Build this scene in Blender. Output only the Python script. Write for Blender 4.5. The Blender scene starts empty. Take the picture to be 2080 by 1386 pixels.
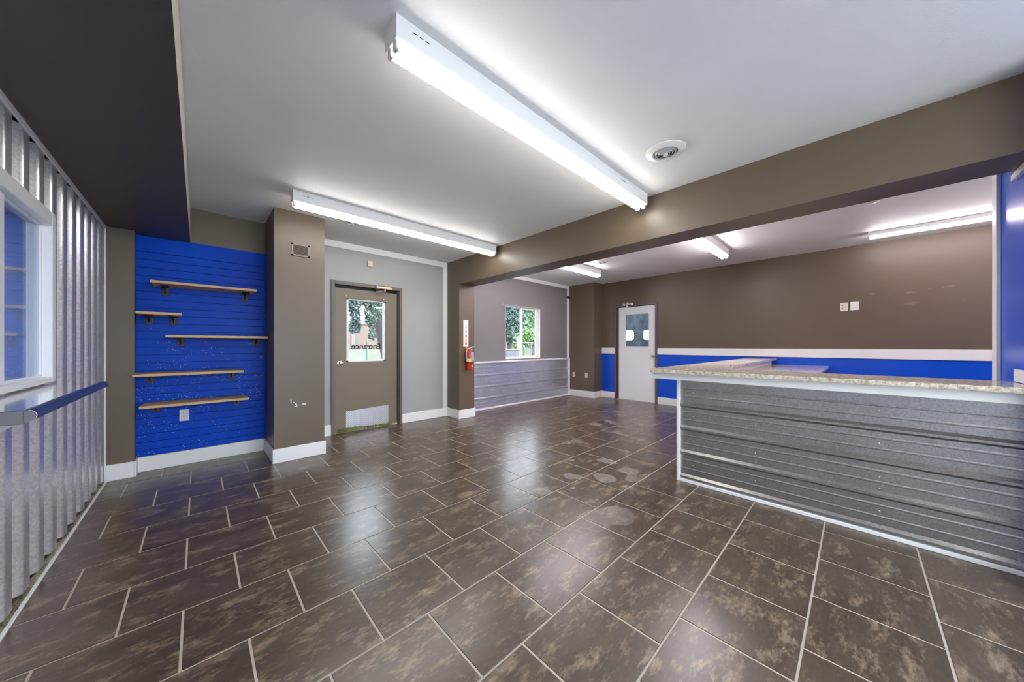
import bpy, bmesh, math, random
from mathutils import Vector, Matrix
random.seed(7)
S = bpy.context.scene
C = S.collection
R = math.radians

# ------------------------------------------------------------------ camera
CH = 1.22
TH = math.atan((1040 - 403) / 668.0)
cd = bpy.data.cameras.new('camera'); cam = bpy.data.objects.new('camera', cd); C.objects.link(cam)
cam.location = (0, 0, CH); cam.rotation_euler = (R(90), 0, -TH)
cd.sensor_width = 36; cd.lens = 668 / 2080 * 36; cd.shift_y = 9 / 2080; cd.clip_start = 0.02; cd.clip_end = 300
S.camera = cam

# ------------------------------------------------------------------ world and exposure
W = bpy.data.worlds.new('world'); S.world = W; W.use_nodes = True
bg = W.node_tree.nodes['Background']
bg.inputs[0].default_value = (0.85, 0.92, 1.0, 1); bg.inputs[1].default_value = 2.3
S.view_settings.view_transform = 'Standard'; S.view_settings.look = 'None'
S.view_settings.gamma = 1; S.view_settings.use_curve_mapping = False
S.view_settings.exposure = 2.35
TUBE = 5.4

# ------------------------------------------------------------------ materials
def mat(name, col, rough=0.5, metal=0.0, spec=0.5):
    m = bpy.data.materials.new(name); m.use_nodes = True
    b = m.node_tree.nodes['Principled BSDF']
    b.inputs['Base Color'].default_value = (*col, 1); b.inputs['Roughness'].default_value = rough
    b.inputs['Metallic'].default_value = metal; b.inputs['Specular IOR Level'].default_value = spec
    return m
def nd(m, t, **kw):
    n = m.node_tree.nodes.new(t)
    for k, v in kw.items(): setattr(n, k, v)
    return n
def lk(m, a, b): m.node_tree.links.new(a, b)
def bsdf(m): return m.node_tree.nodes['Principled BSDF']
def pos(m, scale=(1, 1, 1)):
    g = nd(m, 'ShaderNodeNewGeometry'); v = nd(m, 'ShaderNodeVectorMath', operation='MULTIPLY')
    v.inputs[1].default_value = scale; lk(m, g.outputs['Position'], v.inputs[0]); return v.outputs[0]
def noise(m, vec, scale, detail=4, rough=0.5):
    n = nd(m, 'ShaderNodeTexNoise'); n.inputs['Scale'].default_value = scale; n.inputs['Detail'].default_value = detail
    n.inputs['Roughness'].default_value = rough; lk(m, vec, n.inputs['Vector']); return n.outputs['Fac']
def ramp(m, fac, stops):
    r = nd(m, 'ShaderNodeValToRGB'); el = r.color_ramp.elements
    while len(el) < len(stops): el.new(0.5)
    for e, (p, c) in zip(el, stops):
        e.position = p; e.color = (c, c, c, 1) if isinstance(c, (int, float)) else (*c, 1)
    lk(m, fac, r.inputs[0]); return r.outputs[0]
def mix(m, fac, a, b):
    x = nd(m, 'ShaderNodeMix', data_type='RGBA')
    for s, v in ((0, fac), (6, a), (7, b)):
        if hasattr(v, 'is_output'): lk(m, v, x.inputs[s])
        else: x.inputs[s].default_value = v if s == 0 else (*v, 1)
    return x.outputs[2]
def math_(m, op, a, b=None):
    x = nd(m, 'ShaderNodeMath', operation=op)
    for s, v in ((0, a), (1, b)):
        if v is None: continue
        if hasattr(v, 'is_output'): lk(m, v, x.inputs[s])
        else: x.inputs[s].default_value = v
    return x.outputs[0]
def bump(m, h, strength=0.1, dist=0.01):
    b = nd(m, 'ShaderNodeBump'); b.inputs['Strength'].default_value = strength; b.inputs['Distance'].default_value = dist
    lk(m, h, b.inputs['Height']); lk(m, b.outputs[0], bsdf(m).inputs['Normal'])

def paint(name, col, rough=0.55, chips=None, vary=0.06, bumps=0.15):
    m = mat(name, col, rough)
    p = pos(m)
    n = noise(m, p, 1.7, 3)
    c = mix(m, n, tuple(x * (1 - vary) for x in col), tuple(x * (1 + vary) for x in col))
    if chips:
        v = nd(m, 'ShaderNodeTexVoronoi'); v.inputs['Scale'].default_value = chips[0]; lk(m, p, v.inputs['Vector'])
        spot = ramp(m, v.outputs['Distance'], [(0.0, 1.0), (chips[1], 1.0), (chips[1] + 0.02, 0.0)])
        reg = ramp(m, noise(m, p, 2.3, 5, 0.7), [(chips[2], 0.0), (chips[2] + 0.03, 1.0)])
        c = mix(m, math_(m, 'MULTIPLY', spot, reg), c, chips[3])
    lk(m, c, bsdf(m).inputs['Base Color'])
    bump(m, noise(m, p, 160, 3), bumps, 0.002)
    return m

M = {}
BR = (0.124, 0.090, 0.057)
M['brown'] = paint('brown_paint', BR, 0.42, chips=(24, 0.055, 0.66, (0.42, 0.36, 0.30)))
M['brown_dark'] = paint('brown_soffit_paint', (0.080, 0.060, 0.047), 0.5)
M['taupe'] = paint('taupe_paint', (0.215, 0.20, 0.20), 0.45)
M['grey'] = paint('grey_paint', (0.36, 0.36, 0.345), 0.42)
M['ceil'] = paint('ceiling_paint', (0.76, 0.76, 0.76), 0.6, bumps=0.35)
M['trim'] = paint('white_trim_paint', (0.80, 0.79, 0.77), 0.4, bumps=0.05)
M['white'] = mat('white_enamel', (0.74, 0.74, 0.73), 0.35)
M['doorwhite'] = paint('white_door_paint', (0.76, 0.76, 0.76), 0.4, bumps=0.05)
M['cream'] = mat('raw_drywall_cream', (0.60, 0.56, 0.47), 0.7)
M['blue'] = paint('blue_paint', (0.003, 0.075, 0.58), 0.30, bumps=0.05)
M['bluewall'] = paint('blue_gloss_paint', (0.008, 0.085, 0.60), 0.25, bumps=0.05)
M['doorbrown'] = paint('brown_door_paint', (0.195, 0.155, 0.108), 0.4, chips=(38, 0.12, 0.60, (0.45, 0.4, 0.33)))
M['framebrown'] = paint('brown_frame_paint', (0.14, 0.115, 0.10), 0.38)
M['framepurple'] = paint('plum_brown_frame_paint', (0.12, 0.085, 0.09), 0.35)
M['black'] = mat('black_rubber', (0.012, 0.012, 0.013), 0.5)
M['darkmetal'] = mat('dark_bracket_metal', (0.02, 0.016, 0.014), 0.5)
M['chrome'] = mat('brushed_steel', (0.62, 0.60, 0.58), 0.28, 1.0)
M['brass'] = mat('aged_brass', (0.55, 0.45, 0.25), 0.35, 1.0)
M['ivory'] = mat('ivory_plastic', (0.68, 0.62, 0.48), 0.4)
M['plastic'] = mat('white_plastic', (0.74, 0.73, 0.71), 0.4)
M['red'] = mat('red_enamel', (0.62, 0.02, 0.02), 0.3)
M['yellow'] = mat('yellow_label', (0.75, 0.62, 0.08), 0.5)
M['tag'] = mat('pale_blue_tag', (0.48, 0.72, 0.82), 0.6)
M['orange'] = mat('orange_bracket', (0.75, 0.16, 0.03), 0.5)
M['signred'] = mat('sign_red', (0.6, 0.015, 0.02), 0.5)
M['signwhite'] = mat('sign_white', (0.76, 0.72, 0.70), 0.5)
M['letter'] = mat('black_vinyl', (0.012, 0.010, 0.012), 0.5)
M['slot'] = mat('dark_slot', (0.02, 0.02, 0.02), 0.7)
M['bullnose'] = mat('blue_laminate_edge', (0.022, 0.04, 0.14), 0.35)
M['rubber'] = mat('grey_end_cap', (0.12, 0.12, 0.125), 0.5)
M['vinyl'] = mat('white_vinyl_frame', (0.80, 0.80, 0.78), 0.35)
M['socket'] = mat('lampholder_plastic', (0.6, 0.6, 0.6), 0.4)
M['grille'] = mat('brown_grille_metal', (0.17, 0.135, 0.105), 0.45)
M['louvre'] = mat('steel_louvre', (0.42, 0.42, 0.42), 0.4)

def slat_mat():
    m = mat('slatwall_blue_paint', (0.004, 0.055, 0.50), 0.40, spec=0.10)
    p = pos(m); base = mix(m, noise(m, p, 3.0, 4), (0.0005, 0.042, 0.46), (0.001, 0.078, 0.56))
    v = nd(m, 'ShaderNodeTexVoronoi'); v.inputs['Scale'].default_value = 55; lk(m, p, v.inputs['Vector'])
    spot = ramp(m, v.outputs['Distance'], [(0.0, 1.0), (0.16, 1.0), (0.2, 0.0)])
    sz = nd(m, 'ShaderNodeSeparateXYZ'); lk(m, p, sz.inputs[0])
    low = ramp(m, math_(m, 'MULTIPLY', sz.outputs[2], 0.5), [(0.2, 0.16), (0.40, 0.22), (0.62, 0.16), (0.70, 0.0)])
    reg = math_(m, 'GREATER_THAN', math_(m, 'ADD', noise(m, pos(m, (1, 1, 2.2)), 4.5, 5, 0.7), low), 0.71)
    scr = ramp(m, noise(m, pos(m, (3, 1, 60)), 2.2, 3, 0.6), [(0.71, 0.0), (0.725, 1.0)])
    scr = math_(m, 'MULTIPLY', scr, math_(m, 'GREATER_THAN', low, 0.1))
    f = math_(m, 'MAXIMUM', math_(m, 'MULTIPLY', spot, reg), scr)
    lk(m, mix(m, f, base, (0.45, 0.52, 0.62)), bsdf(m).inputs['Base Color'])
    bump(m, noise(m, p, 120, 3), 0.08, 0.002)
    return m
M['slat'] = slat_mat()
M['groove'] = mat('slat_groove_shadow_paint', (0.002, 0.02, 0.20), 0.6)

def galv(name, tint=(0.56, 0.58, 0.60), rough=0.36, along=(1, 1, 1), metal=1.0):
    m = mat(name, tint, rough, metal)
    p = pos(m, along)
    v = nd(m, 'ShaderNodeTexVoronoi'); v.inputs['Scale'].default_value = 130; lk(m, p, v.inputs['Vector'])
    sp = nd(m, 'ShaderNodeSeparateColor'); lk(m, v.outputs['Color'], sp.inputs[0])
    big = noise(m, p, 5, 5, 0.6)
    f = math_(m, 'ADD', math_(m, 'MULTIPLY', sp.outputs[0], 0.5), math_(m, 'MULTIPLY', big, 0.6))
    lk(m, mix(m, f, tuple(x * 0.70 for x in tint), tuple(min(1, x * 1.3) for x in tint)), bsdf(m).inputs['Base Color'])
    bump(m, f, 0.12, 0.002)
    return m
M['corr'] = galv('galvanised_corrugated_steel', (0.86, 0.87, 0.93), 0.31, metal=0.78)
M['galv'] = galv('galvanised_rib_panel', (0.36, 0.35, 0.335), 0.34, metal=0.93)
M['galvwin'] = galv('galvanised_wainscot_panel', (0.66, 0.68, 0.80), 0.33, metal=0.82)

def tile_mat():
    m = mat('brown_slate_look_tile', (0.05, 0.04, 0.03), 0.3, spec=0.75)
    oi = nd(m, 'ShaderNodeObjectInfo')
    off = nd(m, 'ShaderNodeCombineXYZ'); lk(m, math_(m, 'MULTIPLY', oi.outputs['Random'], 37.0), off.inputs[0])
    lk(m, math_(m, 'MULTIPLY', oi.outputs['Random'], 91.0), off.inputs[1])
    def P(scale):
        a = nd(m, 'ShaderNodeVectorMath', operation='ADD'); lk(m, pos(m, scale), a.inputs[0]); lk(m, off.outputs[0], a.inputs[1]); return a.outputs[0]
    n1 = noise(m, P((1.3, 4, 1)), 1.6, 8, 0.68)
    n2 = noise(m, P((2.2, 4.5, 1)), 2.6, 9, 0.7)
    n3 = noise(m, P((4, 10, 1)), 7.0, 6, 0.7)
    n1b = math_(m, 'ADD', math_(m, 'MULTIPLY', n1, 0.6), math_(m, 'MULTIPLY', n3, 0.4))
    base = mix(m, ramp(m, n1b, [(0.36, 0.0), (0.64, 1.0)]), (0.044, 0.029, 0.0185), (0.108, 0.074, 0.047))
    n2 = math_(m, 'ADD', math_(m, 'MULTIPLY', n2, 0.72), math_(m, 'MULTIPLY', n3, 0.28))
    streak = ramp(m, n2, [(0.51, 0.0), (0.65, 0.9)])
    c = mix(m, streak, base, (0.34, 0.25, 0.16))
    # pale dried smears where people walked, fixed to the floor
    pw = pos(m)
    v = nd(m, 'ShaderNodeTexVoronoi', feature='SMOOTH_F1'); v.inputs['Scale'].default_value = 3.6
    w = nd(m, 'ShaderNodeVectorMath', operation='ADD'); lk(m, pos(m, (1.1, 0.9, 0)), w.inputs[0])
    nn = nd(m, 'ShaderNodeTexNoise'); nn.inputs['Scale'].default_value = 5; lk(m, pw, nn.inputs['Vector'])
    sc = nd(m, 'ShaderNodeVectorMath', operation='SCALE'); sc.inputs['Scale'].default_value = 0.12; lk(m, nn.outputs['Color'], sc.inputs[0]); lk(m, sc.outputs[0], w.inputs[1])
    lk(m, w.outputs[0], v.inputs['Vector'])
    blob = ramp(m, v.outputs['Distance'], [(0.20, 0.34), (0.27, 0.46), (0.295, 0.0)])
    # strip of the floor that gets walked
    sx = nd(m, 'ShaderNodeSeparateXYZ'); lk(m, pw, sx.inputs[0])
    path = math_(m, 'ABSOLUTE', math_(m, 'SUBTRACT', math_(m, 'SUBTRACT', sx.outputs[1], math_(m, 'MULTIPLY', sx.outputs[0], 0.38)), 0.75))
    lim = ramp(m, math_(m, 'MULTIPLY', path, 0.5), [(0.19, 1.0), (0.30, 0.0)])
    xr = ramp(m, math_(m, 'MULTIPLY', sx.outputs[0], 0.1), [(0.17, 0.0), (0.22, 1.0)])
    sm = math_(m, 'MULTIPLY', math_(m, 'MULTIPLY', blob, lim), xr)
    c = mix(m, sm, c, (0.33, 0.31, 0.29))
    # tiny dried specks
    v2 = nd(m, 'ShaderNodeTexVoronoi'); v2.inputs['Scale'].default_value = 42; lk(m, pw, v2.inputs['Vector'])
    sp = ramp(m, v2.outputs['Distance'], [(0.0, 1.0), (0.13, 1.0), (0.17, 0.0)])
    rg = ramp(m, noise(m, pw, 3.1, 4, 0.7), [(0.62, 0.0), (0.66, 0.6)])
    c = mix(m, math_(m, 'MULTIPLY', sp, rg), c, (0.42, 0.41, 0.40))
    lk(m, c, bsdf(m).inputs['Base Color'])
    rr = 0.28
    lk(m, math_(m, 'ADD', rr, math_(m, 'MULTIPLY', sm, 0.35)), bsdf(m).inputs['Roughness'])
    bump(m, noise(m, P((1.5, 3, 1)), 3.0, 3, 0.5), 0.10, 0.004)
    return m
M['tile'] = tile_mat()
M['grout'] = paint('tan_grout', (0.50, 0.44, 0.36), 0.8)

def granite():
    m = mat('speckled_granite', (0.5, 0.45, 0.36), 0.12)
    p = pos(m)
    a = noise(m, p, 38, 7, 0.72); b = noise(m, pos(m, (1, 1.3, 3)), 14, 6, 0.7)
    c = mix(m, ramp(m, a, [(0.38, 0.0), (0.62, 1.0)]), (0.36, 0.29, 0.19), (0.74, 0.68, 0.58))
    c = mix(m, ramp(m, b, [(0.30, 1.0), (0.44, 0.0)]), c, (0.075, 0.055, 0.04))
    c = mix(m, ramp(m, noise(m, p, 70, 3, 0.6), [(0.62, 0.0), (0.68, 0.8)]), c, (0.10, 0.08, 0.06))
    lk(m, c, bsdf(m).inputs['Base Color']); return m
M['granite'] = granite()
def wood():
    m = mat('pine_edge_board', (0.5, 0.32, 0.12), 0.5)
    p = pos(m, (1.5, 14, 30)); n = noise(m, p, 4, 6, 0.6)
    lk(m, mix(m, n, (0.50, 0.30, 0.10), (0.72, 0.48, 0.20)), bsdf(m).inputs['Base Color']); return m
M['wood'] = wood()
def diamond():
    m = mat('diamond_plate_aluminium', (0.62, 0.62, 0.64), 0.36, 1.0)
    w = nd(m, 'ShaderNodeTexWave', bands_direction='DIAGONAL'); w.inputs['Scale'].default_value = 22; lk(m, pos(m), w.inputs['Vector'])
    w2 = nd(m, 'ShaderNodeTexWave', bands_direction='DIAGONAL'); w2.inputs['Scale'].default_value = 22; lk(m, pos(m, (-1, 1, 1)), w2.inputs['Vector'])
    f = math_(m, 'MULTIPLY', w.outputs['Fac'], w2.outputs['Fac'])
    lk(m, mix(m, f, (0.45, 0.44, 0.46), (0.78, 0.78, 0.80)), bsdf(m).inputs['Base Color'])
    bump(m, f, 0.6, 0.003); return m
M['diamond'] = diamond()
def steel_top():
    m = mat('stainless_ledge_top', (0.80, 0.80, 0.80), 0.11, 0.9); return m
M['steeltop'] = steel_top()
def tube():
    m = bpy.data.materials.new('lit_fluorescent_tube'); m.use_nodes = True
    m.node_tree.nodes.clear(); e = nd(m, 'ShaderNodeEmission'); e.inputs[0].default_value = (1.0, 0.965, 0.93, 1); e.inputs[1].default_value = TUBE
    o = nd(m, 'ShaderNodeOutputMaterial'); lk(m, e.outputs[0], o.inputs[0]); return m
M['tube'] = tube()
def tube_cool():
    m = bpy.data.materials.new('lit_cool_fluorescent_tube'); m.use_nodes = True
    m.node_tree.nodes.clear(); e = nd(m, 'ShaderNodeEmission'); e.inputs[0].default_value = (1.0, 0.90, 0.96, 1); e.inputs[1].default_value = TUBE * 1.9
    o = nd(m, 'ShaderNodeOutputMaterial'); lk(m, e.outputs[0], o.inputs[0]); return m
M['tubecool'] = tube_cool()
def glass(name='window_glass', tint=(0.95, 0.98, 1.0), ior=1.5):
    m = bpy.data.materials.new(name); m.use_nodes = True; m.node_tree.nodes.clear()
    t = nd(m, 'ShaderNodeBsdfTransparent'); t.inputs[0].default_value = (*tint, 1)
    g = nd(m, 'ShaderNodeBsdfGlossy'); g.inputs['Roughness'].default_value = 0.01
    f = nd(m, 'ShaderNodeFresnel'); gg = nd(m, 'ShaderNodeNewGeometry')
    lk(m, math_(m, 'ADD', ior, math_(m, 'MULTIPLY', gg.outputs['Backfacing'], 1 / ior - ior)), f.inputs[0])  # same surface reflection on both faces
    x = nd(m, 'ShaderNodeMixShader'); lk(m, f.outputs[0], x.inputs[0]); lk(m, t.outputs[0], x.inputs[1]); lk(m, g.outputs[0], x.inputs[2])
    o = nd(m, 'ShaderNodeOutputMaterial'); lk(m, x.outputs[0], o.inputs[0]); return m
M['glass'] = glass(); M['glassblue'] = glass('coated_blue_glass', (0.62, 0.68, 0.80), 1.7)
M['glassdusty'] = glass('dusty_door_glass', (0.80, 0.86, 0.88))
def grassm():
    m = mat('patchy_lawn', (0.2, 0.3, 0.1), 0.9)
    n = noise(m, pos(m), 1.3, 8, 0.75)
    lk(m, mix(m, ramp(m, n, [(0.35, 0.0), (0.62, 1.0)]), (0.05, 0.036, 0.025), (0.035, 0.05, 0.016)), bsdf(m).inputs['Base Color']); return m
M['lawn'] = grassm()
def leafm(name, a, b):
    m = mat(name, a, 0.5); n = noise(m, pos(m), 6, 4, 0.6)
    lk(m, mix(m, ramp(m, n, [(0.3, 0.0), (0.7, 1.0)]), a, b), bsdf(m).inputs['Base Color']); return m
M['leafdark'] = leafm('blue_green_leaves', (0.025, 0.055, 0.043), (0.085, 0.13, 0.10))
M['leafmid'] = leafm('mid_green_leaves', (0.06, 0.13, 0.05), (0.18, 0.28, 0.13))
M['leafbright'] = leafm('bright_green_leaves', (0.06, 0.13, 0.025), (0.15, 0.23, 0.065))
M['bark'] = paint('purple_grey_bark', (0.10, 0.08, 0.085), 0.8)
M['stucco'] = paint('peach_stucco', (0.17, 0.118, 0.09), 0.8)
M['parapet'] = paint('pale_parapet', (0.19, 0.155, 0.135), 0.8)
M['asphalt'] = paint('pale_concrete', (0.68, 0.67, 0.65), 0.9); M['jamb'] = paint('lavender_grey_jamb', (0.46, 0.48, 0.62), 0.6)
M['util'] = mat('grey_box_enamel', (0.09, 0.09, 0.10), 0.5)
M['fence'] = mat('galvanised_fence', (0.14, 0.15, 0.16), 0.6)
M['stake'] = mat('green_stake', (0.03, 0.16, 0.12), 0.6)
M['moss'] = leafm('moss_and_dirt', (0.09, 0.085, 0.03), (0.25, 0.27, 0.08))
M['mossgrey'] = leafm('gravelly_debris', (0.10, 0.08, 0.05), (0.30, 0.26, 0.17))
def garage():
    m = mat('scuffed_garage_panel', (0.3, 0.35, 0.4), 0.4)
    n = noise(m, pos(m, (1, 1.6, 1)), 3.0, 8, 0.7)
    lk(m, mix(m, ramp(m, n, [(0.36, 0.0), (0.6, 1.0)]), (0.20, 0.26, 0.34), (0.52, 0.58, 0.64)), bsdf(m).inputs['Base Color']); return m
M['garage'] = garage()
M['siding'] = paint('pale_siding', (0.40, 0.42, 0.50), 0.7); M['backdrop'] = paint('lavender_grey_siding', (0.13, 0.14, 0.22), 0.7); M['batten'] = paint('weathered_batten', (0.62, 0.64, 0.66), 0.7)

# ------------------------------------------------------------------ mesh helpers
class MB:
    def __init__(s): s.bm = bmesh.new()
    def box(s, x0, x1, y0, y1, z0, z1, bevel=0.0, seg=1):
        x0, x1 = min(x0, x1), max(x0, x1); y0, y1 = min(y0, y1), max(y0, y1); z0, z1 = min(z0, z1), max(z0, z1)
        r = bmesh.ops.create_cube(s.bm, size=1.0)
        for v in r['verts']:
            v.co = Vector((x0 + (v.co.x + .5) * (x1 - x0), y0 + (v.co.y + .5) * (y1 - y0), z0 + (v.co.z + .5) * (z1 - z0)))
        if bevel:
            es = list({e for v in r['verts'] for e in v.link_edges})
            bmesh.ops.bevel(s.bm, geom=es, offset=bevel, segments=seg, profile=0.5, affect='EDGES')
        return s
    def quad(s, *pts):
        s.bm.faces.new([s.bm.verts.new(p) for p in pts]); return s
    def prism(s, pts, axis, a, b):
        """pts 2D polygon in the two other axes (cyclic order x,y,z), extruded along axis from a to b"""
        def P(p, t):
            if axis == 'x': return (t, p[0], p[1])
            if axis == 'y': return (p[0], t, p[1])
            return (p[0], p[1], t)
        A = [s.bm.verts.new(P(p, a)) for p in pts]; B = [s.bm.verts.new(P(p, b)) for p in pts]
        n = len(pts)
        for i in range(n): s.bm.faces.new((A[i], A[(i + 1) % n], B[(i + 1) % n], B[i]))
        s.bm.faces.new(A[::-1]); s.bm.faces.new(B); return s
    def cyl(s, p, q, r, r2=None, n=16, caps=True):
        p, q = Vector(p), Vector(q); d = q - p; r2 = r if r2 is None else r2
        M4 = Matrix.Translation((p + q) / 2) @ d.to_track_quat('Z', 'Y').to_matrix().to_4x4()
        bmesh.ops.create_cone(s.bm, cap_ends=caps, segments=n, radius1=r, radius2=r2, depth=d.length, matrix=M4); return s
    def lathe(s, c, axis, prof, n=32):
        """prof: list of (radius, height along axis)"""
        c = Vector(c); Q = Vector(axis).to_track_quat('Z', 'Y')
        rings = []
        for r, h in prof:
            rings.append([s.bm.verts.new(c + Q @ Vector((r * math.cos(2 * math.pi * i / n), r * math.sin(2 * math.pi * i / n), h))) for i in range(n)])
        for a, b in zip(rings, rings[1:]):
            for i in range(n): s.bm.faces.new((a[i], a[(i + 1) % n], b[(i + 1) % n], b[i]))
        return s
    def tube(s, pts, r, n=10):
        for a, b in zip(pts, pts[1:]): s.cyl(a, b, r, n=n)
        for a in pts[1:-1]: bmesh.ops.create_uvsphere(s.bm, u_segments=n, v_segments=6, radius=r, matrix=Matrix.Translation(a))
        return s
    def sphere(s, c, r, u=16, v=10, sc=(1, 1, 1)):
        bmesh.ops.create_uvsphere(s.bm, u_segments=u, v_segments=v, radius=1, matrix=Matrix.Translation(c) @ Matrix.Diagonal((r * sc[0], r * sc[1], r * sc[2], 1))); return s
    def mesh(s, name, m, smooth=False, recalc=True):
        if recalc: bmesh.ops.recalc_face_normals(s.bm, faces=s.bm.faces)
        me = bpy.data.meshes.new(name); s.bm.to_mesh(me); s.bm.free()
        me.materials.append(m)
        if smooth:
            me.polygons.foreach_set('use_smooth', [True] * len(me.polygons)); me.set_sharp_from_angle(angle=R(40))
        return me
    def obj(s, name, m, parent=None, smooth=False, label=None, kind=None, recalc=True):
        o = bpy.data.objects.new(name, s.mesh(name, m, smooth, recalc)); C.objects.link(o)
        if parent is not None:
            o.parent = parent; o.location = -wloc(parent)
        if label: o['label'] = label
        if kind: o['kind'] = kind
        return o
def wloc(o):
    v = Vector(o.location)
    while o.parent: o = o.parent; v = v + o.location
    return v
def thing(name, label, cat, loc, group=None):
    o = bpy.data.objects.new(name, None); C.objects.link(o); o.location = loc; o.empty_display_size = 0.05
    o['label'] = label; o['category'] = cat
    if group: o['group'] = group
    return o
def tag(o, label, cat, group=None):
    o['label'] = label; o['category'] = cat
    if group: o['group'] = group
    return o
def struct(o, label=None):
    o['kind'] = 'structure'
    if label: o['label'] = label
    return o
def dup(root, delta, label):
    r = root.copy(); C.objects.link(r); r.location = root.location + Vector(delta); r['label'] = label
    for ch in list(root.children):
        c = ch.copy(); C.objects.link(c); c.parent = r
        for g in list(ch.children):
            d = g.copy(); C.objects.link(d); d.parent = c
    return r
def text_mesh(txt, size, m, origin, xdir, ydir, depth=0.001, bold=0.0, align='CENTER', name='lettering', xs=1.0):
    cu = bpy.data.curves.new('t', 'FONT'); cu.body = txt; cu.size = size; cu.extrude = depth; cu.offset = bold
    cu.align_x = align; cu.align_y = 'CENTER'
    o = bpy.data.objects.new('t', cu); C.objects.link(o)
    dg = bpy.context.evaluated_depsgraph_get(); me = bpy.data.meshes.new_from_object(o.evaluated_get(dg))
    bpy.data.objects.remove(o); bpy.data.curves.remove(cu)
    X, Y = Vector(xdir), Vector(ydir); Z = X.cross(Y)
    for v in me.vertices: v.co = Vector(origin) + X * v.co.x * xs + Y * v.co.y + Z * v.co.z
    me.materials.clear(); me.materials.append(m); me.name = name
    return me

# ------------------------------------------------------------------ the room: numbers
XL, XR = -0.61, 6.95          # left wall, far wall
ZC, ZC2 = 2.65, 2.68          # ceilings of the two rooms
YB = -2.6                     # wall behind the camera

# floor: grout bed + one object per tile
fl = struct(MB().box(-0.8, XR + 0.02, YB - 0.02, 5.1, -0.12, -0.0025).obj('floor', M['grout']))
rows = [-2.615, -2.22, -1.825, -1.43, -1.035, -0.64, -0.25, 0.152, 0.55, 0.947, 1.35, 1.745, 2.14, 2.53, 2.915, 3.30, 3.688, 4.068, 4.457, 4.845, 5.235]
PX, G, CHF = 0.4033, 0.0042, 0.0015
def tile_mesh(w, h):
    b = bmesh.new(); c = CHF
    x, y = w / 2 - G, h / 2 - G
    lv = [(x - c, y - c, 0.0), (x, y, -c), (x, y, -0.006)]
    rg = [[b.verts.new((sx * a, sy * d, z)) for sx, sy in ((-1, -1), (1, -1), (1, 1), (-1, 1))] for a, d, z in lv]
    b.faces.new(rg[0])
    for p, q in zip(rg, rg[1:]):
        for i in range(4): b.faces.new((q[i], q[(i + 1) % 4], p[(i + 1) % 4], p[i]))
    me = bpy.data.meshes.new('tile'); b.to_mesh(me); b.free(); me.materials.append(M['tile']); return me
cache = {}
CT, ST = math.cos(TH), math.sin(TH)
def seen(x, y):
    d = ST * x + CT * y; l = CT * x - ST * y
    if d < 0.25: return False
    u = 1040 + 668 * l / d; v = 702 + 668 * CH / d
    return -60 < u < 2140 and v < 1440
rest = []
for j in range(len(rows) - 1):
    y0, y1 = rows[j], min(rows[j + 1], 5.0)
    base = -0.050 if j % 2 == 1 else 0.153
    if j in (): pass
    k = -3
    while True:
        x0 = base + (k - 1) * PX; x1 = x0 + PX; k += 1
        if x0 > XR: break
        a, b_ = max(x0, -0.592), min(x1, XR)
        c0, c1 = max(y0, YB), min(y1, 5.0)
        if b_ - a < 0.03 or c1 - c0 < 0.03: continue
        cx, cy = (a + b_) / 2, (c0 + c1) / 2
        if c0 > 4.76 and b_ < 1.0: continue
        vis = any(seen(px, py) for px in (a, cx, b_) for py in (c0, cy, c1))
        if a > 3.2 and c1 < 1.10: vis = False
        key = (round(b_ - a, 3), round(c1 - c0, 3))
        if not vis: rest.append((cx, cy, *key)); continue
        if key not in cache: cache[key] = tile_mesh(*key)
        o = bpy.data.objects.new('tile', cache[key]); C.objects.link(o); o.parent = fl; o.location = (cx, cy, 0)
NT = len([o for o in fl.children])
bmr = bmesh.new()
for cx, cy, w, h in rest:
    x, y = w / 2 - G, h / 2 - G
    bmr.faces.new([bmr.verts.new((cx + sx * x, cy + sy * y, 0)) for sx, sy in ((-1, -1), (1, -1), (1, 1), (-1, 1))])
me = bpy.data.meshes.new('tile_rest'); bmr.to_mesh(me); bmr.free(); me.materials.append(M['tile'])
o = bpy.data.objects.new('tiles_out_of_view', me); C.objects.link(o); o.parent = fl; o['kind'] = 'stuff'

# ceilings
struct(MB().box(-0.8, 3.13, YB - 0.15, 5.1, ZC, ZC + 0.15).obj('ceiling', M['ceil']))
struct(MB().box(3.13, XR + 0.15, YB - 0.15, 5.1, ZC2, ZC2 + 0.15).obj('ceiling', M['ceil']))
o = struct(MB().box(3.13, 3.44, -0.80, 4.92, 2.238, ZC2).obj('ceiling_beam', M['brown']), 'brown painted beam across the ceiling between the two rooms')
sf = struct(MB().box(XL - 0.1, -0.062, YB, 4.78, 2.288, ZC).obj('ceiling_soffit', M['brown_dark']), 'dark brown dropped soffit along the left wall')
# bare cream edge of the soffit with a ragged paint line
b = MB(); pts = []
n = 150
for i in range(n + 1):
    y = YB + 0.01 + (4.76 - YB) * i / n
    pts.append((y, ZC - 0.001 - (0.018 * random.random() ** 2 if y > 1.5 else 0.004)))
for (ya, za), (yb, zb) in zip(pts, pts[1:]):
    b.quad((-0.0605, ya, 2.292), (-0.0605, yb, 2.292), (-0.0605, yb, zb), (-0.0605, ya, za))
bmesh.ops.remove_doubles(b.bm, verts=b.bm.verts, dist=1e-5); b.obj('bare_edge', M['cream'], sf, label='unpainted cream drywall edge', recalc=False)

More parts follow.
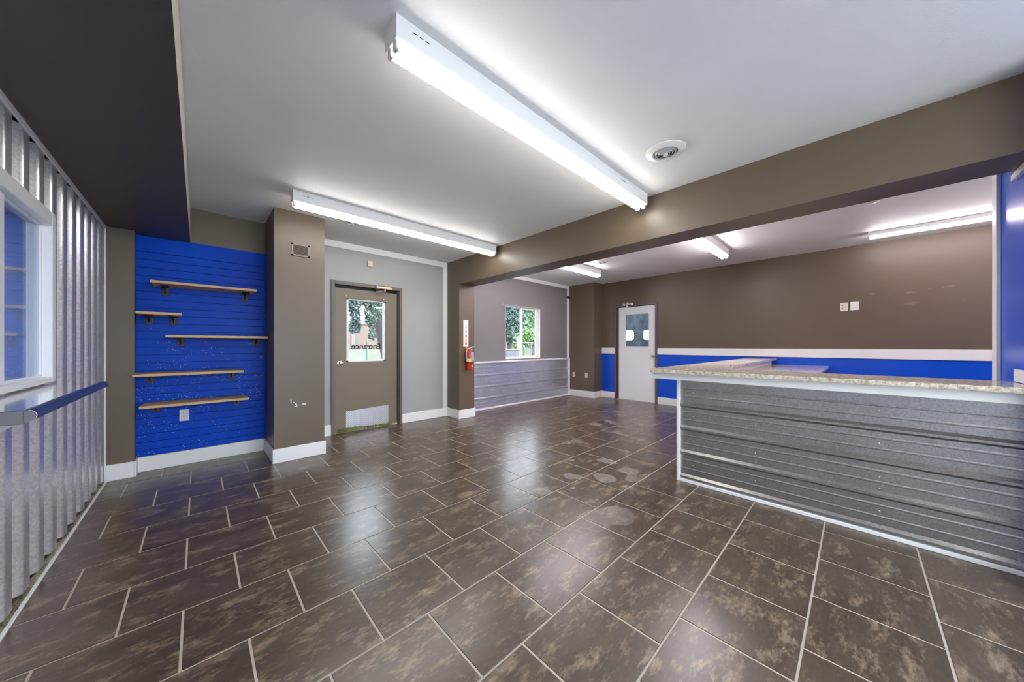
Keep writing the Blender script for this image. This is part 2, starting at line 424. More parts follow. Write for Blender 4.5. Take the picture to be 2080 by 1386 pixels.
# left wall with service window opening (y 2.0..3.05, z 1.05..1.9)
WY0, WY1, WZ0, WZ1 = 1.93, 3.085, 1.02, 1.945
lw = struct(MB().box(-0.80, -0.645, YB - .15, WY0 + .03, 0, ZC).box(-0.80, -0.645, WY1 - .03, 4.80, 0, ZC)
            .box(-0.80, -0.645, WY0 + .03, WY1 - .03, 0, WZ0 + .03).box(-0.80, -0.645, WY0 + .03, WY1 - .03, WZ1 - .03, ZC).obj('wall_left', M['brown_dark']))
# corrugated sheets: wide rounded ridges, dark narrow valleys
PIT = 0.216
def prof(y):
    t = ((y - 4.52) / PIT) % 1.0; t = min(t, 1 - t) * 2      # 0 at ridge centre, 1 at valley centre
    f = 1.0 if t < 0.34 else (0.0 if t > 0.78 else 0.5 + 0.5 * math.cos(math.pi * (t - 0.34) / 0.44))
    return -0.640 + 0.034 * f + 0.002 * math.cos(t * 3) 
def corr(y0, y1, z0, z1):
    b = MB(); n = max(2, int((y1 - y0) / (PIT / 20)))
    va = vb = None
    for i in range(n + 1):
        y = y0 + (y1 - y0) * i / n
        a, c = b.bm.verts.new((prof(y), y, z0)), b.bm.verts.new((prof(y), y, z1))
        if va: b.bm.faces.new((va, vb, c, a))
        va, vb = a, c
    return b
ydiv = [YB, -1.80, -0.72, 0.36, 1.44, WY0, WY1, 3.92, 4.635]
for y0, y1 in zip(ydiv, ydiv[1:]):
    if y0 == WY0: continue
    corr(y0, y1 + 0.0, 0.035, 2.275).obj('corrugated_sheet', M['corr'], lw, smooth=True, recalc=False)
corr(WY0, WY1, 0.035, WZ0 + .03).obj('corrugated_sheet', M['corr'], lw, smooth=True, recalc=False)
corr(WY0, WY1, WZ1 - .03, 2.275).obj('corrugated_sheet', M['corr'], lw, smooth=True, recalc=False)
b = MB()
for k in range(-10, 12):
    yy = 4.52 - PIT * (k + 0.5) - 0.0
    for zz in (0.25, 1.45, 2.12, 0.78):
        y2 = yy + 0.0
        if (WY0 - .02 < y2 < WY1 + .02 and WZ0 - .05 < zz < WZ1 + .05) or y2 < YB or y2 > 4.6: continue
        if (k + int(zz * 10)) % 2: b.sphere((-0.636, y2, zz), 0.006, 8, 5, (0.8, 1, 1))
b.obj('screw_heads', M['chrome'], lw, kind='stuff')
struct(MB().box(-0.606, -0.596, YB, 4.64, 2.262, 2.290).obj('trim_1', M['trim']))
struct(MB().box(-0.610, -0.598, 4.625, 4.640, 0.0, 2.288).obj('trim_2', M['trim']))
struct(MB().box(-0.604, -0.589, YB, 4.63, -0.001, 0.008, 0.002).obj('trim_3', M['trim']))
b = MB()
for i in range(1500):
    y = 0.8 + 3.8 * random.random(); s = 0.004 + 0.008 * random.random() * (0.4 + 0.6 * math.sin(y * 9) ** 2)
    c = Vector((-0.624 + 0.017 * random.random(), y, 0.004 + 0.012 * random.random())); 
    r = bmesh.ops.create_icosphere(b.bm, subdivisions=1, radius=s, matrix=Matrix.Translation(c) @ Matrix.Diagonal((1, 1.4, .8, 1)))
d = tag(b.obj('debris', M['mossgrey']), 'mossy grit and leaf debris along the foot of the corrugated wall', 'debris'); d['kind'] = 'stuff'
struct(MB().box(-0.645, -0.604, YB, 4.64, -0.001, 0.003).obj('trim_4', M['grout']))

# service window in the left wall
w1 = struct(bpy.data.objects.new('window_1', None)); C.objects.link(w1); w1.location = (-0.6, (WY0 + WY1) / 2, WZ0)
fx0, fx1 = -0.634, -0.575
def frame_x(b, x0, x1, y0, y1, z0, z1, ty, tz0, tz1, bev=0.004):
    b.box(x0, x1, y0, y0 + ty, z0, z1, bev).box(x0, x1, y1 - ty, y1, z0, z1, bev)
    b.box(x0, x1, y0 + ty, y1 - ty, z0, z0 + tz0, bev).box(x0, x1, y0 + ty, y1 - ty, z1 - tz1, z1, bev); return b
frame_x(MB(), fx0, fx1, WY0, WY1, WZ0, WZ1, 0.062, 0.030, 0.075).obj('window_frame', M['vinyl'], w1)
MB().box(-0.648, -0.60, 2.455, 2.515, WZ0 + .03, WZ1 - .075, .003).obj('mullion', M['vinyl'], w1)
MB().box(-0.80, -0.634, WY1 - .036, WY1 - .030, WZ0 + .03, WZ1 - .03).box(-0.80, -0.634, WY0 + .03, WY0 + .036, WZ0 + .03, WZ1 - .03).box(-0.80, -0.634, WY0 + .03, WY1 - .03, WZ1 - .036, WZ1 - .03).box(-0.80, -0.634, WY0 + .03, WY1 - .03, WZ0 + .03, WZ0 + .036).obj('jamb_lining', M['jamb'], w1)
MB().box(-0.672, -0.655, WY1 - .046, WY1 - .036, WZ0 + .036, WZ1 - .036).obj('jamb_bead', M['batten'], w1)
MB().box(-0.637, -0.632, 1.99, 2.456, WZ0 + .03, WZ1 - .075).obj('pane', M['glassblue'], w1)
MB().box(-0.622, -0.617, 2.514, 3.024, WZ0 + .03, WZ1 - .075).obj('pane', M['glassblue'], w1)
frame_x(MB(), -0.628, -0.609, 2.50, 3.024, WZ0 + .03, WZ1 - .075, 0.012, 0.012, 0.010, 0.002).obj('sash_bead', M['vinyl'], w1)

# wall with the slatwall recess (far left)
YS = 4.77
struct(MB().box(-0.80, 1.05, 4.79, 5.0, 0, ZC).obj('wall_shelf_side', M['brown']))
struct(MB().box(-0.645, -0.432, 4.64, 4.80, 0, 2.30).obj('wall_shelf_return', M['brown']))
sw = struct(MB().box(-0.432, 0.566, 4.782, 4.795, 0.14, 2.29).obj('wall_slat_panel', M['groove']), 'blue slatwall panel with horizontal grooves')
edges = [2.288, 2.132]
while edges[-1] - 0.0772 > 0.15: edges.append(edges[-1] - 0.0772)
edges.append(0.141)
for z1, z0 in zip(edges, edges[1:]):
    MB().box(-0.432, 0.566, 4.768, 4.784, z0 + 0.0022, z1 - 0.0022, 0.0012).obj('slat', M['slat'], sw)
# column right of it
struct(MB().box(0.566, 1.03, 4.15, 5.0, 0, ZC).obj('wall_column', M['brown']))
# baseboards
def bb(name, *a): return struct(MB().box(*a, 0.003).obj(name, M['trim']))
bb('baseboard_return', -0.598, -0.432, 4.622, 4.64, 0.0, 0.145)
bb('baseboard_return_side', -0.432, -0.418, 4.624, 4.752, 0.0, 0.145)
bb('baseboard_shelf', -0.432, 0.552, 4.752, 4.782, 0.0, 0.141)
bb('baseboard_column_side', 0.551, 0.566, 4.137, 4.752, 0.0, 0.145)
bb('baseboard_column', 0.551, 1.042, 4.135, 4.15, 0.0, 0.145)
bb('baseboard_column_right', 1.03, 1.042, 4.15, 4.90, 0.0, 0.145)

# entrance wall: opening x 1.345..2.245, z 0..2.06
YE = 4.92
we = struct(MB().box(1.03, 1.33, YE, 5.07, 0, ZC).box(2.275, 3.14, YE, 5.07, 0, ZC).box(1.33, 2.275, YE, 5.07, 2.08, ZC).obj('wall_entrance', M['grey']))
struct(MB().box(1.03, 3.13, YE - 0.014, YE, 2.565, ZC, 0.002).obj('trim_5', M['trim']))
struct(MB().box(3.045, 3.13, YE - 0.014, YE, 0.145, 2.565, 0.002).obj('trim_6', M['trim']))
bb('baseboard_entrance_left', 1.042, 1.298, YE - 0.016, YE, 0, 0.145)
bb('baseboard_entrance', 2.307, 3.13, YE - 0.016, YE, 0, 0.145)
# pilaster
struct(MB().box(3.13, 3.44, 4.55, 5.07, 0, 2.24).obj('wall_pilaster', M['brown']))
bb('baseboard_pilaster', 3.115, 3.455, 4.534, 4.55, 0, 0.145)
bb('baseboard_pilaster_side', 3.115, 3.13, 4.55, YE - 0.016, 0, 0.145)
bb('baseboard_pilaster_right', 3.44, 3.455, 4.55, 4.88, 0, 0.145)

# entrance door
d1 = struct(bpy.data.objects.new('door_1', None)); C.objects.link(d1); d1.location = (1.8, 4.95, 0)
b = MB()
b.box(1.298, 1.345, YE - 0.022, 5.07, 0, 2.112, 0.003).box(2.26, 2.307, YE - 0.022, 5.07, 0, 2.112, 0.003).box(1.345, 2.26, YE - 0.022, 5.07, 2.062, 2.112, 0.003)
b.obj('door_frame', M['framebrown'], d1)
MB().box(1.346, 2.259, 4.985, 5.0, 2.018, 2.061).box(2.236, 2.259, 4.985, 5.0, 0.02, 2.018).obj('weather_seal', M['black'], d1)
MB().box(2.259, 2.2595, 4.915, 4.918, 0.0, 2.0).box(2.247, 2.26, 4.93, 4.985, 0.0, 2.06, .003).obj('door_stop', M['framebrown'], d1)
LY0, LY1 = 4.945, 4.985
LX0, LX1, GX0, GX1, GZ0, GZ1 = 1.349, 2.238, 1.505, 2.065, 0.985, 1.885
b = MB().box(LX0, GX0, LY0, LY1, 0.022, 2.02, 0.002).box(GX1, LX1, LY0, LY1, 0.022, 2.02, 0.002).box(GX0 - .002, GX1 + .002, LY0, LY1, 0.022, GZ0).box(GX0 - .002, GX1 + .002, LY0, LY1, GZ1, 2.02)
b.obj('door_leaf', M['doorbrown'], d1)
b = MB()
for x0, x1, z0, z1 in ((GX0, GX0 + .032, GZ0, GZ1), (GX1 - .032, GX1, GZ0, GZ1), (GX0, GX1, GZ0, GZ0 + .02), (GX0, GX1, GZ1 - .016, GZ1)):
    b.box(x0, x1, 4.962, 5.0, z0, z1, 0.002)
b.obj('glazing_frame', M['vinyl'], d1)
gp = MB().box(GX0 + .02, GX1 - .02, 4.968, 4.972, GZ0 + .01, GZ1 - .01).obj('pane', M['glass'], d1)
me = text_mesh('Entrance', 0.112, M['letter'], ((GX0 + GX1) / 2 + 0.0, 4.9670, 1.205), (-1, 0, 0), (0, 0, 1), 0.0004, 0.0025, xs=1.06)
o = bpy.data.objects.new('lettering', me); C.objects.link(o); o.parent = gp; o.location = -wloc(gp); o['label'] = 'bold black word Entrance read from outside'
# kick plate, knob, sweep
b = MB(); b.prism([(1.497, 0.060), (2.100, 0.030), (2.100, 0.314), (1.497, 0.292)], 'y', 4.941, 4.945); kp = b.obj('kick_plate', M['diamond'], d1, label='diamond tread aluminium kick plate')
for x, z in ((1.51, .28), (1.80, .29), (2.088, .30), (1.51, .1), (2.088, .07)): MB().cyl((x, 4.938, z), (x, 4.941, z), 0.005, n=8).obj('screw', M['chrome'], kp)
b = MB(); b.lathe((1.418, 4.945, 0.972), (0, -1, 0), [(0.0, 0.0), (0.034, 0.001), (0.034, 0.007), (0.016, 0.012), (0.012, 0.028), (0.022, 0.036), (0.028, 0.050), (0.026, 0.064), (0.012, 0.072), (0, 0.073)], 24)
b.obj('door_knob', M['chrome'], d1, smooth=True)
MB().cyl((1.418, 4.872, .972), (1.418, 4.868, .972), .006, n=10).obj('keyhole', M['slot'], d1)
MB().box(1.349, 2.24, 4.94, 5.0, 0.0, 0.018, .003).obj('threshold', M['trim'], d1)
for x in (1.50, 2.03): MB().lathe((x, 4.945, 1.915), (0, -1, 0), [(0.010, 0), (0.009, .006), (0, .008)], 10).obj('bolt', M['chrome'], d1)
# moss on the sill
b = MB()
for i in range(420):
    t = random.random(); x = 1.37 + 0.83 * t; dens = 1.0 if (x < 1.68 or 1.78 < x < 1.86 or 1.97 < x < 2.12) else 0.15
    if random.random() > dens: continue
    h = (0.02 + 0.045 * random.random()) * (1 if x < 1.7 else 0.6)
    a = Vector((x, 4.932 - 0.02 * random.random(), 0.010)); w = 0.006 + .006 * random.random()
    dx, dy = random.uniform(-.03, .03), random.uniform(-.015, .006)
    b.quad(a + Vector((-w, 0, 0)), a + Vector((w, 0, 0)), a + Vector((dx + w * .6, dy, h)), a + Vector((dx - w * .6, dy, h * .9)))
o = tag(b.obj('moss', M['moss'], recalc=False), 'green moss and weeds growing along the entrance door sill', 'moss'); o['kind'] = 'stuff'
# door closer
def closer(loc, ax, nrm, body_mat, end_mat, label, cat, L=0.21):
    """ax: unit vector along the header, nrm: out of the wall"""
    ax, nrm = Vector(ax), Vector(nrm); up = Vector((0, 0, 1)); P = Vector(loc)
    t = thing('door_closer', label, cat, P)
    def bx(b, a0, a1, n0, n1, z0, z1, bev=.003):
        r = bmesh.ops.create_cube(b.bm, size=1.0)
        for v in r['verts']:
            c = v.co; v.co = P + ax * (a0 + (c.x + .5) * (a1 - a0)) + nrm * (n0 + (c.y + .5) * (n1 - n0)) + up * (z0 + (c.z + .5) * (z1 - z0))
        es = list({e for v in r['verts'] for e in v.link_edges}); bmesh.ops.bevel(b.bm, geom=es, offset=bev, segments=1, affect='EDGES')
    b = MB(); bx(b, -L / 2, L / 2, 0.001, .045, -.022, .022, .008); b.obj('body', body_mat, t)
    b = MB(); bx(b, -L / 2 - .03, -L / 2 + .004, 0.001, .05, -.025, .025, .004); b.obj('end_block', end_mat, t)
    MB().cyl(P + nrm * .025 + up * .022, P + nrm * .025 + up * .04, .012, n=12).obj('spindle_cap', M['chrome'], t); MB().cyl(P + nrm * .025 - up * .05, P + nrm * .025 - up * .02, .011, n=12).obj('spindle', M['chrome'], t)
    b = MB(); q = P + nrm * .028 - up * .046
    b.tube([q, q + ax * (-.10) + nrm * .02 - up * .012, q + ax * (-.02) + nrm * .03 - up * .022], .006, 8); b.obj('arm', M['chrome'], t, smooth=True)
    b = MB(); bx(b, -.125, -.06, .015, .035, -.075, -.060, .003); b.obj('foot_bracket', end_mat, t)
    return t
closer((2.02, YE - 0.022, 2.078), (1, 0, 0), (0, -1, 0), M['brass'], M['louvre'], 'aged brass door closer at the top of the brown entrance door', 'door closer')

# window wall of the second room
YW = 4.90
WX0, WX1, VZ0, VZ1 = 4.50, 5.545, 0.945, 2.045
ww = struct(MB().box(3.44, WX0, YW, 5.05, 0, ZC2).box(WX1, XR + .1, YW, 5.05, 0, ZC2).box(WX0, WX1, YW, 5.05, 0, VZ0).box(WX0, WX1, YW, 5.05, VZ1, ZC2).obj('wall_window_side', M['taupe']))
struct(MB().box(3.44, 6.61, YW - .014, YW, 2.605, ZC2, .002).obj('trim_7', M['trim']))
struct(MB().box(6.525, 6.61, YW - .014, YW, 0.905, 2.605, .002).obj('trim_8', M['trim']))
struct(MB().box(3.44, 6.595, YW - .04, YW, 0.885, 0.915, .004).obj('trim_9', M['trim']))
struct(MB().box(3.455, 6.595, YW - .03, YW, 0.0, 0.028, .003).obj('trim_10', M['trim']))
struct(MB().box(6.575, 6.61, YW - .035, YW, 0.0, 0.885, .003).obj('trim_11', M['trim']))
# ribbed metal profile (z -> depth) shared by wainscot and counter
def rib_profile(z0, z1, majors, minors, dmaj=0.019, dmin=0.0020):
    P = [(z0, 0)]
    ev = sorted([(z, 1) for z in majors] + [(z, 0) for z in minors])
    for z, k in ev:
        if k: pts = [(z - .026, 0), (z - .011, dmaj), (z + .004, dmaj), (z + .022, 0)]
        else: pts = [(z - .008, 0), (z - .004, dmin), (z + .002, dmin), (z + .008, 0)]
        for a in pts:
            if z0 < a[0] < z1: P.append(a)
    P.append((z1, 0)); return P
def rib_sheet(P, fn, a0, a1, n=1):
    b = MB()
    for i in range(n):
        s, t = a0 + (a1 - a0) * i / n, a0 + (a1 - a0) * (i + 1) / n
        for (za, da), (zb, db) in zip(P, P[1:]): b.quad(fn(s, za, da), fn(t, za, da), fn(t, zb, db), fn(s, zb, db))
    bmesh.ops.remove_doubles(b.bm, verts=b.bm.verts, dist=1e-5)
    return b
PW = rib_profile(0.028, 0.885, [0.658, 0.435, 0.215], [0.80, 0.735, 0.585, 0.51, 0.36, 0.29, 0.14, 0.08])
for a0, a1 in ((3.455, 4.50), (4.50, 5.545), (5.545, 6.575)):
    rib_sheet(PW, lambda a, z, d: (a, YW - 0.006 - d, z), a0, a1).obj('ribbed_sheet', M['galvwin'], ww, recalc=False)
w2 = struct(bpy.data.objects.new('window_2', None)); C.objects.link(w2); w2.location = (5.02, 4.97, VZ0)
b = MB()
for x0, x1, z0, z1 in ((WX0, WX0 + .03, VZ0, VZ1), (WX1 - .03, WX1, VZ0, VZ1), (WX0, WX1, VZ0, VZ0 + .028), (WX0, WX1, VZ1 - .03, VZ1)):
    b.box(x0, x1, 4.975, 5.03, z0, z1, .003)
b.obj('window_frame', M['vinyl'], w2)
MB().box(WX1 - .004, WX1, YW + .001, 4.98, VZ0, VZ1).box(WX0, WX0 + .004, YW + .001, 4.98, VZ0, VZ1).box(WX0, WX1, YW + .001, 4.98, VZ1 - .004, VZ1).box(WX0, WX1, YW + .001, 4.98, VZ0, VZ0 + .004).obj('reveal', M['trim'], w2)
MB().box(5.005, 5.055, 4.965, 5.01, VZ0 + .028, VZ1 - .03, .003).box(5.01, 5.045, 4.955, 4.965, VZ0 + .50, VZ0 + .54).obj('mullion', M['vinyl'], w2)
MB().box(5.47, 5.515, 4.97, 5.0, VZ0 + .028, VZ1 - .03, .003).box(5.055, 5.47, 4.97, 5.0, VZ0 + .028, VZ0 + .05, .003).box(5.055, 5.47, 4.97, 5.0, VZ1 - .05, VZ1 - .03, .003).obj('sliding_sash', M['vinyl'], w2)
MB().box(WX0 + .02, 5.01, 5.0, 5.004, VZ0 + .02, VZ1 - .02).obj('pane', M['glass'], w2)
MB().box(5.05, 5.475, 4.983, 4.987, VZ0 + .04, VZ1 - .04).obj('pane', M['glass'], w2)
for (x, z), lb in (((4.43, 2.055), 'left of two small steel curtain rod hooks above the sliding window'), ((5.63, 2.05), 'right of two small steel curtain rod hooks above the sliding window')):
    t = thing('curtain_hook', lb, 'hook', (x, YW, z), 'curtain rod hooks at the window')
    MB().box(x - .014, x + .014, YW - .004, YW, z - .02, z + .02, .001).obj('plate', M['louvre'], t)
    MB().tube([Vector((x, YW - .004, z)), Vector((x, YW - .045, z)), Vector((x, YW - .05, z + .018))], .005, 8).obj('prong', M['louvre'], t)

# far corner column, far wall with door opening (y 2.925..3.80)
struct(MB().box(6.61, XR + .1, 4.18, 4.92, 0, ZC2).obj('wall_corner_column', M['brown']))
bb('baseboard_corner_column', 6.595, 6.61, 4.165, 4.88, 0, 0.15)
bb('baseboard_corner_column_side', 6.61, 6.935, 4.165, 4.18, 0, 0.15)
DY0, DY1, DZ = 2.925, 3.80, 2.085
wf = struct(MB().box(XR, XR + .15, YB - .1, DY0, 0, ZC2).box(XR, XR + .15, DY1, 4.92, 0, ZC2).box(XR, XR + .15, DY0, DY1, DZ, ZC2).obj('wall_far', M['brown']))
MB().box(XR - .003, XR, YB, DY0 - .05, 0.14, 1.032).box(XR - .003, XR, DY1 + .05, 4.18, 0.14, 1.032).obj('blue_dado', M['blue'], wf, label='blue painted band under the white rail')
struct(MB().box(XR - .02, XR, YB, DY0 - .052, 1.030, 1.168, .003).obj('trim_12', M['trim']))
struct(MB().box(XR - .02, XR, DY1 + .052, 4.18, 1.030, 1.168, .003).obj('trim_13', M['trim']))
bb('baseboard_far', XR - .016, XR, YB, DY0 - .052, 0, 0.143)
bb('baseboard_far_left', XR - .016, XR, DY1 + .052, 4.18, 0, 0.143)
d2 = struct(bpy.data.objects.new('door_2', None)); C.objects.link(d2); d2.location = (XR, 3.36, 0)
MB().box(XR - .02, XR + .15, DY0 - .052, DY0, 0, DZ + .045, .003).box(XR - .02, XR + .15, DY1, DY1 + .052, 0, DZ + .045, .003).box(XR - .02, XR + .15, DY0, DY1, DZ, DZ + .045, .003).obj('door_frame', M['framepurple'], d2)
LA, LB = XR + .012, XR + .052
gy0, gy1, gz0, gz1 = 3.065, 3.605, 1.20, 1.91
b = MB().box(LA, LB, DY0 + .006, gy0, .012, 2.075).box(LA, LB, gy1, DY1 - .045, .012, 2.075).box(LA, LB, gy0, gy1, .012, gz0).box(LA, LB, gy0, gy1, gz1, 2.075)
b.obj('door_leaf', M['doorwhite'], d2)
MB().box(LA + .0, LB + .05, DY1 - .045, DY1 - .001, 0, DZ - .001, .002).obj('door_stop', M['framepurple'], d2)
b = MB(); frame_x(b, LA - .004, LB, gy0 - .012, gy1 + .012, gz0 - .012, gz1 + .012, .014, .014, .014, .001); b.obj('glazing_frame', M['doorwhite'], d2)
MB().box(XR + .004, XR + .13, DY0, DY1, 0, .012, .002).obj('threshold', M['louvre'], d2)
MB().box(LA + .018, LA + .022, gy0, gy1, gz0, gz1).obj('pane', M['glassdusty'], d2)
b = MB(); b.lathe((LA, 2.975, 1.0), (-1, 0, 0), [(0, 0), (.03, .001), (.03, .008), (.013, .012), (.012, .03), (.026, .042), (.028, .055), (.02, .066), (0, .068)], 20); b.obj('door_knob', M['chrome'], d2, smooth=True)
closer((XR - 0.021, 3.53, 2.128), (0, 1, 0), (-1, 0, 0), M['louvre'], M['plastic'], 'grey door closer at the top of the white far door', 'door closer', 0.2)

# white wall behind the camera with a shop window added for fill daylight, partitions
WBX0, WBX1 = -0.3, 2.7
wb = struct(MB().box(-.8, WBX0, YB - .15, YB, 0, ZC2).box(WBX1, XR + .15, YB - .15, YB, 0, ZC2).box(WBX0, WBX1, YB - .15, YB, 0, .15).box(WBX0, WBX1, YB - .15, YB, 2.45, ZC2).obj('wall_behind', M['trim']))
w3 = struct(bpy.data.objects.new('fill_window', None)); C.objects.link(w3); w3.location = (1.2, YB, .35)
b = MB()
for x0, x1, z0, z1 in ((WBX0, WBX0 + .04, .15, 2.45), (WBX1 - .04, WBX1, .15, 2.45), (1.18, 1.22, .15, 2.45), (WBX0, WBX1, .15, .19), (WBX0, WBX1, 2.41, 2.45)): b.box(x0, x1, YB - .10, YB - .04, z0, z1)
b.obj('window_frame', M['vinyl'], w3)
MB().box(WBX0 + .03, WBX1 - .03, YB - .072, YB - .068, .18, 2.42).obj('pane', M['glass'], w3)
# blue partition at the right that the counter and beam run into
wr = struct(MB().box(2.95, 3.905, -.80, -.656, 0, ZC2).box(2.95, 3.07, YB, -.80, 0, ZC2).obj('wall_right', M['bluewall']))
struct(MB().box(3.825, 3.915, -.656, -.636, 0, ZC2, .002).obj('trim_14', M['trim']))
struct(MB().box(3.0, 3.523, -.656, -.636, 2.199, 2.237, .002).obj('trim_15', M['trim']))
struct(MB().box(3.0, 3.482, -.656, -.638, 1.007, 1.079, .002).obj('trim_16', M['trim']))

# ------------------------------------------------------------------ bar counter
YC = 1.13
bc = thing('bar_counter', 'L shaped bar base clad in galvanised ribbed steel with white trim', 'counter', (3.3, .3, 0))
MB().box(3.172, 3.30, -.655, YC - .004, 0, .973).box(3.30, XR - .022, 1.0, YC - .004, 0, .973).obj('carcass', M['trim'], bc)
PC = rib_profile(0.034, 0.907, [0.69, 0.482, 0.262, 0.046], [0.835, 0.765, 0.625, 0.555, 0.412, 0.340, 0.192, 0.118])
rib_sheet(PC, lambda a, z, d: (3.168 - d, a, z), -.655, 1.105, 1).obj('ribbed_sheet', M['galv'], bc, recalc=False)
MB().box(3.142, 3.174, 1.103, YC, 0, .915, .002).obj('corner_trim', M['trim'], bc)
MB().box(3.142, 3.172, -.655, 1.103, 0, .026, .003).obj('base_trim', M['trim'], bc)
MB().box(3.055, 3.172, -.655, 1.315, .915, .975, .003).box(3.172, XR - .022, YC - .004, 1.25, .915, .975, .003).obj('fascia', M['trim'], bc)
b = MB()
for y in (.55, -.10, 1.0):
    for z in (.30 + .5 * .0, .373, .59, .155, .80):
        b.sphere((3.167, y, z), .0045, 8, 5, (.7, 1, 1))
b.obj('screw_heads', M['chrome'], bc, kind='stuff')
MB().box(3.30, XR - .022, .982, 1.0, .905, .975).obj('backsplash', M['trim'], bc)
# granite bar top: L shape with rounded outer corner
def slab(pts, z0, z1, rnd=(), r=.03):
    out = []
    for i, p in enumerate(pts):
        if i in rnd:
            a, c = Vector(pts[i - 1]), Vector(pts[(i + 1) % len(pts)]); P = Vector(p)
            u, v = (a - P).normalized(), (c - P).normalized(); ctr = P + u * r + v * r
            s, e = P + u * r - ctr, P + v * r - ctr
            for k in range(7):
                t = k / 6; d = (s * math.cos(t * math.pi / 2) + e * math.sin(t * math.pi / 2)); out.append(tuple(ctr + d))
        else: out.append(p)
    return out
pl = slab([(3.00, -.634), (3.51, -.634), (3.51, .915), (XR - .022, .915), (XR - .022, 1.28), (3.0, 1.32)], 0, 0, rnd=(5, 2), r=.03)
b = MB(); b.prism(pl, 'z', .976, 1.006)
bmesh.ops.bevel(b.bm, geom=[e for e in b.bm.edges if abs(e.verts[0].co.z - e.verts[1].co.z) < 1e-6], offset=.006, segments=2, affect='EDGES')
tag(b.obj('granite_bar_top', M['granite']), 'polished speckled granite bar top in an L along the ribbed counter', 'countertop')
b = MB().box(3.55, XR - .004, .29, .980, .872, .905, .004)
tag(b.obj('granite_work_top', M['granite']), 'lower granite work top behind the raised bar, reaching the blue wall', 'countertop')
t = thing('base_cabinet', 'base cabinet holding up the lower granite work top', 'cabinet', (5.2, .6, 0))
MB().box(3.60, XR - .02, .38, .98, 0.0, .871, .003).obj('body', M['darkmetal'], t)
for i in range(5):
    x0 = 3.61 + i * .66; dd = MB().box(x0, x0 + .645, .362, .38, .10, .84, .003).obj('door', M['doorwhite'], t)
    MB().cyl((x0 + .58, .362, .62), (x0 + .58, .335, .62), .01, n=10).obj('handle', M['chrome'], dd)

# ------------------------------------------------------------------ window ledge at the left
lg = thing('window_ledge', 'stainless topped ledge with blue bullnose edge under the left service window', 'ledge', (-.5, 2.5, .99))
lx0, lx1, ly0, ly1, lz0, lz1 = -0.604, -0.392, 1.84, 3.03, .972, 1.012
MB().box(lx0, lx1 - .012, ly0 + .01, ly1, lz0, lz1, .002).obj('ledge_top', M['steeltop'], lg)
pr = [(lx1 - .012, lz1 - .003)] + [(lx1 - .012 + .022 * math.sin(a), (lz0 + lz1) / 2 + (lz1 - lz0) / 2 * math.cos(a)) for a in [math.pi * k / 10 for k in range(1, 10)]] + [(lx1 - .012, lz0 + .001)]
b = MB(); b.prism(pr, 'y', ly0 + .012, ly1 + .002); b.obj('bullnose_edge', M['bullnose'], lg, smooth=True, label='dark blue rounded front edge')
b = MB(); b.box(lx0, lx1 - .012, ly0 - .002, ly0 + .01, lz0 - .004, lz1 - .001, .002); b.prism([(x, z) for x, z in pr], 'y', ly0 - .002, ly0 + .007); b.obj('end_cap', M['rubber'], lg, label='grey end cap')
b = MB(); b.prism([(x + .0008 if x > lx1 - .01 else x, z) for x, z in pr], 'y', ly0 + .007, ly0 + .012); b.obj('joint_strip', M['trim'], lg)
for yy in (2.2, 2.85):
    MB().prism([(-.603, .972), (-.603, .86), (-.585, .86), (-.44, .96), (-.44, .972)], 'y', yy, yy + .02).obj('bracket', M['louvre'], lg)

# ------------------------------------------------------------------ wall shelves
SH = [  # x0, x1, top z, bracket x pairs, label
    (-.321, .456, 1.823, (-.238, .378), 'topmost pine shelf on the blue slatwall'),
    (-.408, -.116, 1.530, (-.345, -.18), 'short pine shelf, second from the top on the slatwall'),
    (-.223, .555, 1.318, (-.130, .475), 'middle pine shelf touching the brown column'),
    (-.428, .349, .958, (-.340, .260), 'fourth pine shelf down, starting at the left edge of the slatwall'),
    (-.388, .390, .665, (-.300, .304), 'lowest pine shelf, above the wall outlet')]
for x0, x1, z, bx, lb in SH:
    t = thing('wall_shelf', lb, 'shelf', ((x0 + x1) / 2, 4.76, z), 'pine shelves on the blue slatwall')
    y0 = 4.465
    bvl = .03
    b = MB(); b.prism([(x0, y0), (x1, y0), (x1, y0 + .03 if z > .7 else y0 + .03), (x1 - .012, 4.767), (x0 + .012 if z < .7 else x0, 4.767)], 'z', z - .022, z)
    b.obj('board', M['wood'], t)
    for x in bx:
        k = MB(); k.box(x - .027, x + .027, 4.757, 4.767, z - .105, z - .0225, .001).box(x - .027, x + .027, 4.56, 4.757, z - .030, z - .0225, .001)
        k.prism([(4.757, z - .030), (4.60, z - .030), (4.757, z - .09)], 'x', x - .003, x + .003)
        br = k.obj('bracket', M['darkmetal'], t)
        for dx in (-.014, .014): MB().cyl((x + dx, 4.7535, z - .085), (x + dx, 4.757, z - .085), .004, n=8).obj('screw', M['darkmetal'], br)

